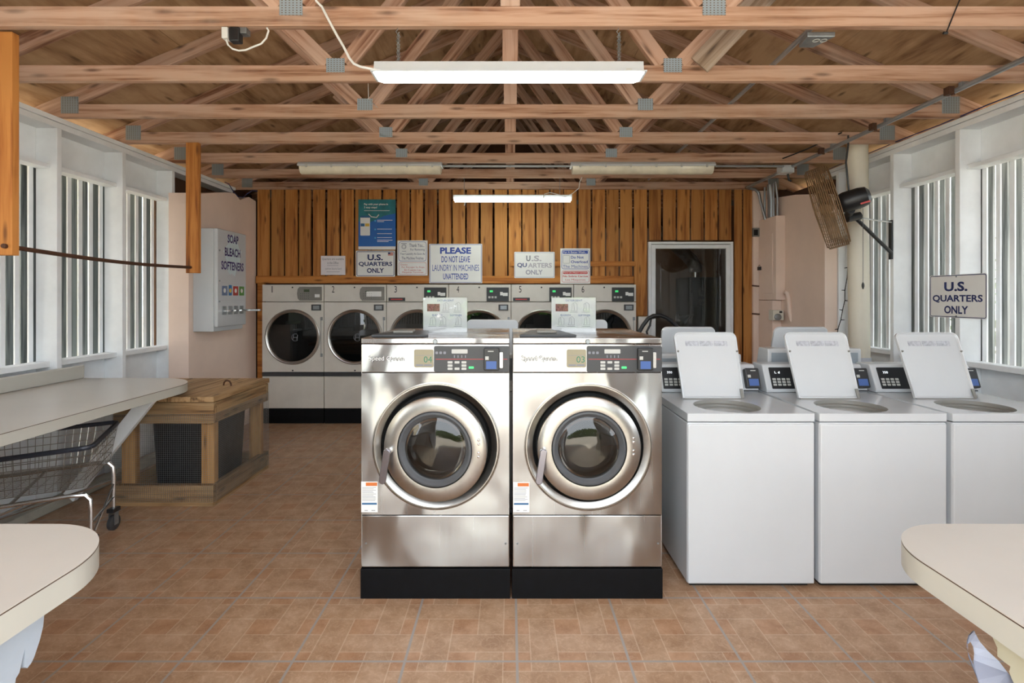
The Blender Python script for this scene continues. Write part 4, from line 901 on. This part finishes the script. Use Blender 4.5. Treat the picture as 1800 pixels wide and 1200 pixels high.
# quarters sign fixed to the right wall studs
M = frame((3.055, 3.87, 0), (0, -1, 0), (0, 0, 1)); t = thing('quarters_sign', 'white U.S. QUARTERS ONLY sign fixed to the white slatted wall on the right', 'sign', (3.055, 3.64, 1.254), group='quarters signs')
b = MB(M); b.prism(rr(0, .465, 1.257, 1.555, .014), -.003, 0); b.build('board', M_['sign'], t)
border(M, .004, .461, 1.261, 1.551, .014, .005, M_['navy'], t)
text('lettering', 'U.S.', M, .13, .32, 1.44, 1.505, M_['navy'], t, bold=.035, w=.0008)
text('lettering', 'QUARTERS', M, .028, .435, 1.36, 1.415, M_['navy'], t, bold=.03, w=.0008)
text('lettering', 'ONLY', M, .13, .325, 1.285, 1.34, M_['navy'], t, bold=.03, w=.0008)
b = MB(M)
for v in (1.27, 1.54): b.lathe((.23, v, 0), (0, 0, 1), [(.0001, .003), (.005, .002), (.006, 0)], 10)
b.build('screw', M_['galv'], t)

# ------------------------------------------------------------------ vending machine
Xf = -2.674; t = thing('vending_machine', 'white wall-mounted soap, bleach and softener vending machine on the pink wall', 'vending machine', (-2.8, 5.11, 1.083))
b = MB(); b.box(-2.898, Xf-.035, 4.85, 5.38, 1.083, 2.03); b.build('cabinet', M_['enamel'], t, bevel=.006)
b = MB(); b.box(Xf-.034, Xf, 4.852, 5.378, 1.125, 2.03); b.build('front_door', M_['enamel'], t, bevel=.008)
M = frame((Xf, 0, 0), (0, 1, 0), (0, 0, 1))
for (s_, a0, a1, v0, v1) in (('SOAP', 5.025, 5.225, 1.915, 1.995), ('BLEACH', 4.975, 5.262, 1.787, 1.868), ('SOFTENERS', 4.915, 5.325, 1.656, 1.738)):
    text('lettering', s_, M, a0, a1, v0, v1, M_['purple'], t, bold=.03, w=.001)
b = MB(M); b.prism([(5.12+(.14+.03*math.sin(a*1.7))*math.cos(a/4), 1.80+(.19+.02*math.sin(a*2.3))*math.sin(a/4)) for a in range(25)], .0001, .0006)
b.build('bubble_print', flat('pale_blue_print', (198, 214, 218), .4), t)
border(M, 4.905, 5.36, 1.37, 1.535, .006, .004, M_['greyink'], t, name='window_border')
for k, (c, a0, a1) in enumerate((((120, 140, 180), 4.925, 5.02), ((40, 120, 190), 5.045, 5.10), ((200, 58, 44), 5.125, 5.22), ((92, 156, 60), 5.24, 5.335))):
    b = MB(M); b.box(a0, a1, 1.415, 1.505+(.01 if k == 1 else 0), .0004, .0012); pc = b.build('product_picture', flat('product_print', c, .4, var=.25, scale=60), t)
    b = MB(M); b.lathe(((a0+a1)/2, 1.462, .0012), (0, 0, 1), [(.0001, .0006), (.022, .0004)], 10); b.build('product_mark', M_['sign'] if k != 1 else M_['yellow'], pc)
for k in range(4):
    u = 4.93+k*.105; b = MB(M); b.prism(rr(u, u+.065, 1.235, 1.315, .006), .0003, .008); cs = b.build('coin_slide', M_['galv'], t, bevel=.002)
    b = MB(M); b.box(u+.012, u+.052, 1.262, 1.282, .008, .05 if k < 3 else .19); b.build('slide_bar', M_['chrome'], cs, bevel=.003)
b = MB(M)
for v in (1.83, 1.55, 1.36): b.lathe((4.885, v, 0), (0, 0, 1), [(.0001, .006), (.007, .006), (.009, 0)], 12)
b.build('lock', M_['galv'], t, smooth=True)

# ------------------------------------------------------------------ folding counters
def counter(name, lab, poly, zt, th, group=None):
    t = thing(name, lab, 'counter', (sum(p[0] for p in poly)/len(poly), sum(p[1] for p in poly)/len(poly), 0), group=group)
    b = MB(); b.prismz(poly, zt-.0018, zt); b.build('laminate_top', M_['lam'], t)
    b = MB(); b.prismz(poly, zt-.0045, zt-.0018); b.build('brown_seam', M_['brownline'], t)
    b = MB(); b.prismz(poly, zt-th, zt-.0045); b.build('edge_band', M_['cream'], t)
    return t
def arc(cx, cy, rx, ry, a0, a1, n=48): return [(cx+rx*math.cos(math.radians(a0+(a1-a0)*k/n)), cy+ry*math.sin(math.radians(a0+(a1-a0)*k/n))) for k in range(n+1)]
zt = .82
c1 = counter('folding_counter', 'long white folding counter along the left wall, rounded far corner', [(-3.07, 1.5), (-2.165, 1.5)]+arc(-2.50, 3.47, .335, .34, 0, 90)+[(-3.07, 3.81)], zt, .056, 'folding counters')
b = MB(frame((-3.05, 0, 0), (0, 1, 0), (0, 0, 1))); b.box(1.5, 3.81, zt+.001, .915, -.028, 0); b.build('backsplash', M_['cream'], c1, bevel=.008)
beam('brace', (-2.355, 3.50, .762), (-2.90, 3.50, .085), .035, .085, M_['white'], c1)
c2 = counter('folding_counter', 'white counter at the lower left, rounded corner towards the doorway', [(-2.9, .5), (-.935, .5)]+arc(-1.165, 1.13, .23, .23, 0, 90)+[(-2.9, 1.36)], zt, .058, 'folding counters')
def dz_poly(X, pts): return [(X*F/(x-CX), CAMZ+(CY-y)*(X*F/(x-CX))/F) for x, y in pts]
P = dz_poly(-.965, [(78, 1077), (76, 1100), (70, 1125), (60, 1155), (55, 1165), (48, 1174), (44, 1172), (44, 1139), (38, 1165), (34, 1182), (28, 1192), (25, 1215)])
M = frame((-.965, 0, 0), (0, 1, 0), (0, 0, 1)); b = MB(M); b.prism([(p[0], min(p[1], .7615)) for p in P]+[(.93, .45), (.80, .0), (.5, .0), (.5, .7615)], -.018, 0); b.build('side_panel', flat('pale_blue_paint', (168, 178, 190), .6), c2)
b = MB(M); b.prism([(.55, .0), (1.04, .0) if False else (.80, .002), (1.02, .62), (1.045, .70), (1.03, .72), (.55, .72)], -.035, -.019); b.build('panel_core', M_['stain'], c2)
c3 = counter('folding_counter', 'white counter at the lower right, rounded corner towards the doorway', [(.905, .5), (2.9, .5), (2.9, 1.36)]+arc(1.095, 1.165, .19, .195, 90, 180), zt, .058, 'folding counters')
P = dz_poly(.925, [(1742, 1114), (1747, 1125), (1753, 1138), (1753, 1153), (1765, 1163), (1776, 1171), (1774, 1180), (1778, 1192), (1784, 1204)])
M = frame((.925, 0, 0), (0, 1, 0), (0, 0, 1)); b = MB(M); b.prism([(p[0], min(p[1], .7615)) for p in P]+[(.93, .5), (.80, .0), (.5, .0), (.5, .7615)], 0, .018); b.build('side_panel', flat('aged_cream_paint', (190, 184, 160), .6), c3)
# plastic bag handle hanging by the right counter
D = 1.0; g = lambda x: px(x, D); h = lambda y: pz(y, D)-CAMZ
out = [(1720, 1116), (1725, 1117), (1732, 1126), (1740, 1140), (1748, 1152), (1758, 1163), (1766, 1178), (1777, 1192), (1782, 1215), (1785, 1300), (1712, 1300), (1713, 1215), (1714, 1190), (1716, 1165), (1720, 1150), (1722, 1142), (1721, 1130)]
hole = [(1729, 1144), (1733, 1153), (1732, 1163), (1727, 1171), (1721, 1177), (1719, 1170), (1719, 1158), (1722, 1148)]
from mathutils.geometry import delaunay_2d_cdt
n1, n2 = len(out), len(hole)
vs, es, fs, *_ = delaunay_2d_cdt([Vector((g(x), h(y))) for x, y in out+hole], [(i, (i+1) % n1) for i in range(n1)]+[(n1+i, n1+(i+1) % n2) for i in range(n2)], [], 0, 1e-6)
def inside(p, poly):
    r = False; j = len(poly)-1
    for i in range(len(poly)):
        a, c = poly[i], poly[j]
        if (a[1] > p[1]) != (c[1] > p[1]) and p[0] < (c[0]-a[0])*(p[1]-a[1])/(c[1]-a[1])+a[0]: r = not r
        j = i
    return r
OP = [(g(x), h(y)) for x, y in out]; HP = [(g(x), h(y)) for x, y in hole]; b = MB(FR(D))
for wz in (0, .002):
    V = [b._v((v[0], v[1], wz+.02*math.sin(v[1]*40)+.01*math.sin(v[0]*90))) for v in vs]
    for f in fs:
        c = sum((Vector(vs[i]) for i in f), Vector((0, 0)))/3
        if inside(c, OP) and not inside(c, HP): b._f([V[i] for i in f])
tag(b.build('plastic_bag', M_['bag']), 'translucent plastic bag with a handle hole under the lower right counter', 'bag')

# ------------------------------------------------------------------ wooden bin enclosure
x0, x1, y0, y1, H = -2.66, -1.985, 3.555, 4.36, .734
t = thing('bin_enclosure', 'weathered timber box with wire mesh sides around a trash bin', 'bin enclosure', ((x0+x1)/2, y0, 0))
b = MB(); n_ = 5; wv = (x1+.01-(x0-.10))/n_
for k in range(n_): b.box(x0-.10+k*wv, x0-.10+(k+1)*wv-.005, y0-.008, y1+.01, H-.036, H)
ldd = b.build('lid', M_['weatherY'], t, bevel=.003)
b = MB(); b.ring((-2.13, 4.0, H+.004), (0.3, 1, 0), .035, .006, 20, 6); b.build('ring_handle', M_['rusty'], ldd, smooth=True)
b = MB(); b.box(x0, x1, y0-.006, y0, H-.042, H-.0365) if False else None; b.b.free()
for (a, c) in (((x0, y0+.02), (x1, y0+.02)), ((x0, y1-.02), (x1, y1-.02))):
    beam('rail', (a[0], a[1], H-.11), (c[0], c[1], H-.11), .038, .14, M_['weather'], t); beam('base_rail', (a[0], a[1], .07), (c[0], c[1], .07), .045, .14, M_['weather'], t)
for xx in (x0+.02, x1-.02):
    beam('rail', (xx, y0+.04, H-.11), (xx, y1-.04, H-.11), .038, .14, M_['weather'], t); beam('base_rail', (xx, y0+.045, .07), (xx, y1-.045, .07), .04, .14, M_['weather'], t)
for (xx, yy) in ((x0+.075, y0+.065), (x1-.065, y0+.07), (x0+.075, y1-.06), (x1-.065, y1-.07)):
    beam('post', (xx, yy, .0), (xx, yy, H-.04), .05, .09, M_['post'], t, up=(1, 0, 0))
for (nm_, A, u0, u1) in (('front', frame((0, y0-.004, 0), (1, 0, 0), (0, 0, 1)), x0, x1), ('side', frame((x1+.004, 0, 0), (0, 1, 0), (0, 0, 1)), y0, y1)):
    b = MB(A); u = u0
    while u < u1: b.box(u, u+.0011, .03, .62, 0, .0011); u += .0127
    v = .03
    while v < .62: b.box(u0, u1, v, v+.0011, .0, .0011); v += .0127
    b.build('wire_mesh', M_['galv'], t)
t = thing('trash_bin', 'black plastic trash bin inside the wire mesh box', 'trash bin', (-2.30, 3.95, 0))
b = MB(); b.loft([[(p[0], p[1], z) for p in rr(-2.30-w_, -2.30+w_, 3.96-w_*1.15, 3.96+w_*1.15, .06)] for z, w_ in ((.012, .20), (.56, .222), (.58, .235), (.60, .235))]); b.build('body', M_['black'], t, smooth=True)

# ------------------------------------------------------------------ laundry cart
t = thing('laundry_cart', 'wire laundry cart on casters parked under the left counter', 'cart', (-2.6, 2.9, 0), 0)
dirL = Vector((-.93, -.37, 0)).normalized(); dirW = Vector((-.40, .92, 0)).normalized(); nearc = Vector((-2.19, 2.78, 0))
def cp_(a, c, z): return nearc+dirL*a+dirW*c+Vector((0, 0, z))
LL, WW = .80, .50
def rimz(a): return .625-.03*a/LL
top = [cp_(0, .0, .615), cp_(0, WW, .64), cp_(LL, WW, .60), cp_(LL, 0, .565)]
bot = [cp_(.045, .03, .40), cp_(.035, WW-.03, .42), cp_(LL-.05, WW-.03, .40), cp_(LL-.05, .03, .375)]
def smoothloop(P, r=.04):
    out = []
    for i in range(4):
        a, c, d = P[i-1], P[i], P[(i+1) % 4]; u = (a-c).normalized(); v = (d-c).normalized()
        for k in range(5):
            s_ = k/4; out.append((c+u*r)*(1-s_)**2+c*2*s_*(1-s_)+(c+v*r)*s_**2)
    return out
b = MB(); b.tube(smoothloop(top), .013, 8, closed=True); b.build('rim', M_['cartblue'], t, smooth=True)
b = MB()
def lerp(a, c, s_): return a+(c-a)*s_
for i in range(4):
    A, B, A2, B2 = top[i], top[(i+1) % 4], bot[i], bot[(i+1) % 4]; n_ = int((B-A).length/.036)
    for k in range(n_+1): b.tube([lerp(A, B, k/n_), lerp(A2, B2, k/n_)], .0016, 4, cap=False)
    for s_ in (.2, .4, .6, .8, 1.0): b.tube([lerp(A, A2, s_), lerp(B, B2, s_)], .0024, 5, cap=False)
for k in range(22): b.tube([lerp(bot[0], bot[1], k/21), lerp(bot[3], bot[2], k/21)], .0017, 4, cap=False)
for k in range(14): b.tube([lerp(bot[0], bot[3], k/13), lerp(bot[1], bot[2], k/13)], .0017, 4, cap=False)
b.build('wire_basket', M_['wire'], t)
b = MB()
for c_ in (.04, WW-.04):
    zt_ = .36 if c_ < .1 else .41
    b.tube([cp_(LL, c_, zt_-.04), cp_(.10, c_, zt_), cp_(.04, c_, zt_-.004), cp_(.018, c_, zt_-.03), cp_(.014, c_, zt_-.08), cp_(.014, c_, .13)], .011, 8)
b.tube([cp_(.014, .04, .20), cp_(.014, WW-.04, .20)], .007, 6); b.tube([cp_(.35, .04, .35), cp_(.35, WW-.04, .38)], .008, 6)
b.tube([cp_(.014, WW-.04, .30), cp_(LL*.9, WW-.04, .10)], .007, 6); b.tube([cp_(LL-.05, .04, .34), cp_(LL-.05, .04, .13)], .01, 6); b.tube([cp_(LL-.05, WW-.04, .34), cp_(LL-.05, WW-.04, .13)], .01, 6)
b.tube([cp_(.30, .04, .34), cp_(LL-.05, .04, .16)], .007, 6); b.tube([cp_(.014, WW-.04, .28), cp_(.014, .1, .14)], .006, 6)
b.build('frame', M_['chrome'], t, smooth=True)
for (a, c_) in ((.014, .04), (.014, WW-.04), (LL-.05, .04), (LL-.05, WW-.04)):
    P0 = cp_(a, c_, 0); b = MB(); b.box(P0.x-.022, P0.x+.022, P0.y-.03, P0.y+.03, .11, .135); cs = b.build('caster', M_['black'], t, bevel=.004)
    b = MB(); 
    for sx in (-.019, .016): b.box(P0.x+sx, P0.x+sx+.003, P0.y-.016, P0.y+.016, .035, .11)
    b.build('fork', M_['galv'], cs)
    b = MB(); b.lathe((P0.x, P0.y, .046), (1, 0, 0), [(.0001, -.013), (.038, -.013), (.045, -.009), (.045, .009), (.038, .013), (.0001, .013)], 24); b.build('wheel', M_['charcoal'], cs, smooth=True)

# ------------------------------------------------------------------ pipe, string lights, fan
b = MB(); b.cyl((2.90, 4.40, 0), (2.872, 4.40, 2.66), .078, 28)
t = tag(b.build('vent_pipe', M_['pvc'], smooth=True), 'thick cream plastic pipe rising beside the right wall, behind the fan', 'pipe')
b = MB(); b.lathe((2.893, 4.40, .84), (0, 0, 1), [(.082, 0), (.084, .005), (.084, .06), (.08, .065)], 28); b.build('collar', flat('grey_collar', (186, 190, 198), .5), t, smooth=True)
pts = [(1497, 395), (1495, 430), (1494, 450), (1490, 470), (1489, 488), (1485, 510), (1485, 528), (1481, 545), (1478, 562), (1473, 578), (1471, 590)]; D = 4.78
t = thing('string_light', 'dark green string of small lights hanging beside the cream pipe', 'string light', (px(1480, D), D, pz(592, D)))
b = MB(); b.tube([(px(a, D), D, pz(c, D)) for a, c in pts], .0035, 5); b.build('cord', M_['blackbase'], t)
for k, (a, c) in enumerate(pts[1:]):
    s_ = 1 if k % 2 else -1; b = MB(); b.tube([(px(a, D), D-.004, pz(c, D)), (px(a+s_*6, D), D-.004, pz(c-1+k % 3, D))], [.005, .003], 6); b.build('bulb', M_['blackbase'], t)
Cf = Vector((px(1454, 4.1), 4.1, pz(365, 4.1))); ax = Vector((.955, -.60, .30)).normalized()
t = thing('wall_fan', 'dusty round fan with a black motor on a bracket, right wall', 'fan', (Cf.x, Cf.y, Cf.z-.33))
e1 = Vector((0, 1, 0)); e1 = (e1-ax*e1.dot(ax)).normalized(); e2 = ax.cross(e1)
b = MB(); R = .315; hw = .078
for k in range(13): b.ring(Cf+ax*(-hw+2*hw*k/12), ax, R-(.018 if k in (0, 12) else 0), .0032, 56, 4)
for k in range(1, 12):
    for s_ in (-1, 1): b.ring(Cf+ax*s_*(hw+.012*(1-k/12)), ax, R*k/12, .0018, 48, 4)
for k in range(30):
    a = 2*math.pi*k/30; d = e1*math.cos(a)+e2*math.sin(a)
    b.tube([Cf-ax*(hw+.012)+d*.04, Cf-ax*hw+d*(R-.02), Cf-ax*(hw-.02)+d*R, Cf+ax*(hw-.02)+d*R, Cf+ax*hw+d*(R-.02), Cf+ax*(hw+.012)+d*.04], .0022, 4)
b.build('cage', M_['rust'], t)
for k in range(3):
    a0 = 2*math.pi*k/3+.4; b = MB(); rows = []
    for j in range(7):
        r_ = .05+.22*j/6; wd = .35+.25*math.sin(math.pi*j/6)
        A = e1*math.cos(a0-wd)+e2*math.sin(a0-wd); B = e1*math.cos(a0+wd)+e2*math.sin(a0+wd)
        rows.append([Cf+A*r_-ax*.035, Cf+B*r_+ax*.035, Cf+B*r_+ax*.038, Cf+A*r_-ax*.032])
    b.loft(rows); b.build('blade', M_['rust'], t, smooth=True)
b = MB(); b.lathe(Cf, ax, [(.0001, -.05), (.045, -.05), (.05, .0), (.03, .04)], 24); b.build('hub', M_['rust'], t, smooth=True)
b = MB(); b.lathe(Cf, ax, [(.03, .06), (.07, .09), (.078, .12), (.078, .22), (.068, .265), (.04, .285), (.0001, .29)], 32); mo = b.build('motor', M_['black'], t, smooth=True)
lp = Cf+ax*.20-Vector((0, .083, .02)); b = MB(frame(lp, ax, e2)); b.box(-.05, .05, -.075, -.052, -.01, .006) if False else b.box(-.03, .03, -.03, -.018, -.004, .002); b.build('red_label', M_['redink'], mo)
pv = Vector((2.66, 4.12, 2.01))
b = MB(); b.tube([Cf+ax*.16-Vector((0, 0, .07)), pv+Vector((-.04, 0, .03))], .03, 10); b.tube([pv-Vector((.05, 0, 0)), pv+Vector((.05, 0, .02))], .032, 10); b.build('tilt_joint', M_['black'], t, smooth=True)
b = MB(); b.tube([pv+Vector((.03, 0, -.01)), (3.055, 4.262, 1.755)], .014, 8); b.build('arm', M_['black'], t)
b = MB(); b.tube([pv+Vector((.03, 0, .005)), (3.055, 4.262, 2.0)], .006, 6); b.build('stay_rod', M_['conduit'], t)
b = MB(); b.box(3.04, 3.079, 4.262, 4.268, 1.705, 2.015) if False else b.box(3.065, 3.079, 4.272, 4.308, 1.705, 2.02); b.build('bracket_plate', M_['black'], t, bevel=.002)
pts = [(1491, 238), (1491, 255), (1487, 285), (1490, 315), (1492, 335), (1502, 353), (1513, 366)]
tag(MB().tube([(px(a, 4.1), 4.1-.0*k, pz(c, 4.1)) for k, (a, c) in enumerate(pts)], .007, 7).build('power_cord', M_['black'], smooth=True), 'black cord hanging from the conduit down to the fan motor', 'cord')
D = 4.1; b = MB(); b.tube([(px(1517, D), D, pz(366, D)), (px(1517, D), D, pz(497, D))], .0022, 5); b.tube([(px(1517, D), D, pz(z_, D)) for z_ in (496, 499, 503, 508)], [.003, .009, .010, .004], 8)
tag(b.build('pull_chain', M_['black'], smooth=True), 'thin pull cord with a black knob hanging from the fan', 'cord')

# ------------------------------------------------------------------ electrical panel on the right pink wall
t = thing('electrical_panel', 'pink painted electrical panel box on the right pink wall', 'electrical panel', (2.84, 5.78, 1.35))
b = MB(); b.box(2.80, 2.899, 5.60, 5.99, 1.37, 2.26); b.build('box', M_['pink'], t, bevel=.004)
b = MB(); b.box(2.792, 2.80, 5.66, 5.96, 1.44, 2.08); b.build('panel_door', M_['pink'], t, bevel=.003)
b = MB(); b.box(2.80, 2.898, 5.68, 5.99, .0, 1.365); tag(b.build('duct_chase', M_['pink'], bevel=.004), 'pink painted boxed duct below the electrical panel', 'duct')
for k, (yy, r_, xx) in enumerate(((5.93, .012, 2.84), (5.88, .012, 2.86), (5.80, .03, 2.85), (5.73, .012, 2.84), (5.69, .012, 2.86), (5.65, .012, 2.84))):
    tag(MB().tube([(xx, yy, 2.26), (xx, yy, 2.45), (xx-.01*(k % 3), yy+.0, 2.625)], r_, 8).build('riser_conduit', M_['conduit'], smooth=True), ['metal conduit at the far edge above the electrical panel', 'second metal conduit from the far edge above the electrical panel', 'thick metal conduit above the electrical panel', 'metal conduit just in front of the thick one above the electrical panel', 'second metal conduit in front of the thick one above the panel', 'metal conduit at the near edge above the electrical panel'][k], 'pipe', 'conduits above the electrical panel')
D = 5.55; t = thing('timer_switch', 'small pink timer switch with a round dial below the electrical panel', 'timer', (2.86, 5.55, 1.15))
M = FR(5.56); g = lambda x: px(x, 5.56); h = lambda y: pz(y, 5.56)-CAMZ
b = MB(M); b.prism(rr(g(1359), g(1378), h(563), h(545), .01), -.1, .0); b.build('box', M_['pvc'], t, bevel=.004)
b = MB(M); b.lathe((g(1367), h(557), 0), (0, 0, 1), [(.035, 0), (.035, .012), (.028, .015), (.0001, .015)], 20); b.build('dial', M_['galv'], t, smooth=True)
b = MB(M); b.box(g(1370), g(1375), h(550), h(546.5), 0, .002); b.build('window', M_['black'], t)
tag(MB().tube([(g(1373)+.0, 5.50, CAMZ+h(513)), (g(1378), 5.50, CAMZ+h(515)), (g(1381), 5.50, CAMZ+h(523)), (g(1382), 5.50, CAMZ+h(545)), (g(1386), 5.50, CAMZ+h(562)), (g(1394), 5.50, CAMZ+h(580)), (g(1396), 5.50, CAMZ+h(620)), (g(1396), 5.50, .02)], .022, 10).build('vent_pipe', M_['pink'], smooth=True), 'pink painted bent pipe beside the timer switch', 'pipe')
t = thing('padlock_box', 'small dark vent box high on the pink end wall beside the planks', 'vent', (2.79, 5.98, 1.98)); M = FR(5.998); g = lambda x: px(x, 5.998); h = lambda y: pz(y, 5.998)-CAMZ
b = MB(M); b.box(g(1322), g(1334), h(416), h(401), 0, .03); b.build('box', M_['greypanel'], t); b = MB(M); b.box(g(1323), g(1330), h(414), h(404), .03, .032); b.build('opening', M_['dark'], t)
t = thing('padlock', 'black padlock on a hasp at the edge of the electrical panel', 'padlock', (2.79, 5.90, 1.70)); 
b = MB(); b.box(2.765, 2.79, 5.90, 5.95, 1.70, 1.74); b.build('body', M_['black'], t, bevel=.003); b = MB(); b.ring((2.778, 5.925, 1.742), (1, 0, 0), .016, .004, 16, 5); b.build('shackle', M_['chrome'], t)
for (yy, nm_) in ((502, 'upper'), (551, 'lower')):
    b = MB(M); b.tube([(g(1321), h(yy), .01), (g(1334), h(yy+1), .03)], .008, 6); tag(b.build('gate_hinge', M_['rusty']), '%s rusty hinge on the pink end wall beside the planks' % nm_, 'hinge')
b = MB(); b.box(2.88, 2.898, 5.595, 5.6, .9, 2.44); b.b.free()

pts = [(395, 320), (402, 323), (410, 336), (418, 345), (427, 347), (434, 341), (443, 335), (453, 336)]
tag(MB().tube([(px(a, 5.4), 5.4, pz(c, 5.4)) for a, c in pts], .004, 6).build('blue_cable', M_['navy'], smooth=True), 'thin blue cable drooping over the top of the left pink wall', 'cable')
tag(MB().tube([(3.068, 1.0+.2*k, 2.632+.003*math.sin(k*1.7)) for k in range(22)], .004, 6).build('blue_cable', M_['navy'], smooth=True), 'blue cable lying along the top of the right slatted wall', 'cable')

# ------------------------------------------------------------------ outdoors
t = thing('neighbour_building', 'cream building with a louvred window, seen through the left slats', 'building', (-7, 3, 0))
b = MB(); b.box(-8, -6.5, -3, 9, -.1, 3.4); b.build('wall', M_['siding'], t)
for yy in (3.2, 6.2):
    b = MB(); b.box(-6.5, -6.46, yy, yy+1.1, 1.0, 2.3); w = b.build('window', M_['white'], t, bevel=.01)
    b = MB()
    for k in range(22): b.box(-6.46, -6.44, yy+.08, yy+1.02, 1.08+k*.052, 1.08+k*.052+.03)
    b.build('louvre_panel', M_['greyslat'], w)
def bush(name, lab, c, r, n, mat, cat='bush', leaf=.10):
    b = MB(); rnd = random.Random(int(c[0]*100+c[1]*10))
    for _ in range(n):
        d = Vector((rnd.gauss(0, 1), rnd.gauss(0, 1), rnd.gauss(0, 1))).normalized()*(rnd.random()**.4)
        p = Vector(c)+Vector((d.x*r[0], d.y*r[1], d.z*r[2])); 
        if p.z < 0: p.z = -p.z*.3
        a = Vector((rnd.gauss(0, 1), rnd.gauss(0, 1), rnd.gauss(0, .6))).normalized(); s_ = Vector((rnd.gauss(0, 1), rnd.gauss(0, 1), rnd.gauss(0, 1))).cross(a).normalized(); L = leaf*rnd.uniform(.7, 1.5)
        v = [b._v(p), b._v(p+a*L*.5+s_*L*.22), b._v(p+a*L), b._v(p+a*L*.5-s_*L*.22)]; b._f(v)
    return tag(b.build(name, mat), lab, cat)
bush('garden_bush', 'green leafy bush seen through the near right slats', (5.2, 2.7, 0.8), (.9, .8, 1.0), 2600, M_['leaf'], leaf=.16)
bush('garden_bush', 'yellow-green bush seen through the right slats beside the sign', (5.9, 5.2, 1.3), (.9, 1.0, 1.5), 2600, M_['leafy'], leaf=.16)
bush('garden_bush', 'low green bush outside, beyond the yellow-green bush', (5.0, 7.6, 0.8), (.9, 1.1, 1.0), 2000, M_['leaf'], leaf=.16)
bush('reflection_hedge', 'unseen green hedge behind the camera, added for reflections', (0.5, -9, 1.0), (6, .8, 1.3), 5000, M_['leaf'], 'hedge', leaf=.35)  # out of view, added to give steel and glass something green to mirror
t = thing('palm_tree', 'palm trunk standing outside beyond the near right slats', 'tree', (4.4, 4.25, 0))
b = MB(); b.tube([(4.4, 4.25, -.1), (4.42, 4.25, 1.5), (4.4, 4.27, 3.2), (4.45, 4.3, 4.6)], [.12, .1, .1, .09], 12); b.build('trunk', M_['bark'], t, smooth=True)
for k in range(9):
    a = k*.7; b = MB(); pts = [Vector((4.45+math.cos(a)*s_*1.6, 4.3+math.sin(a)*s_*1.6, 4.6+.5*s_-1.3*s_*s_)) for s_ in [i/8 for i in range(9)]]
    for i in range(8):
        for sg in (-1, 1):
            p = pts[i]; q_ = pts[i+1]; sd = (q_-p).cross(Vector((0, 0, 1))).normalized()*sg*(.35*(1-abs(i-4)/6)); b._f([b._v(p), b._v(q_), b._v(q_+sd-Vector((0, 0, .15))), b._v(p+sd*.8-Vector((0, 0, .1)))])
    b.build('frond', M_['leaf'], t)
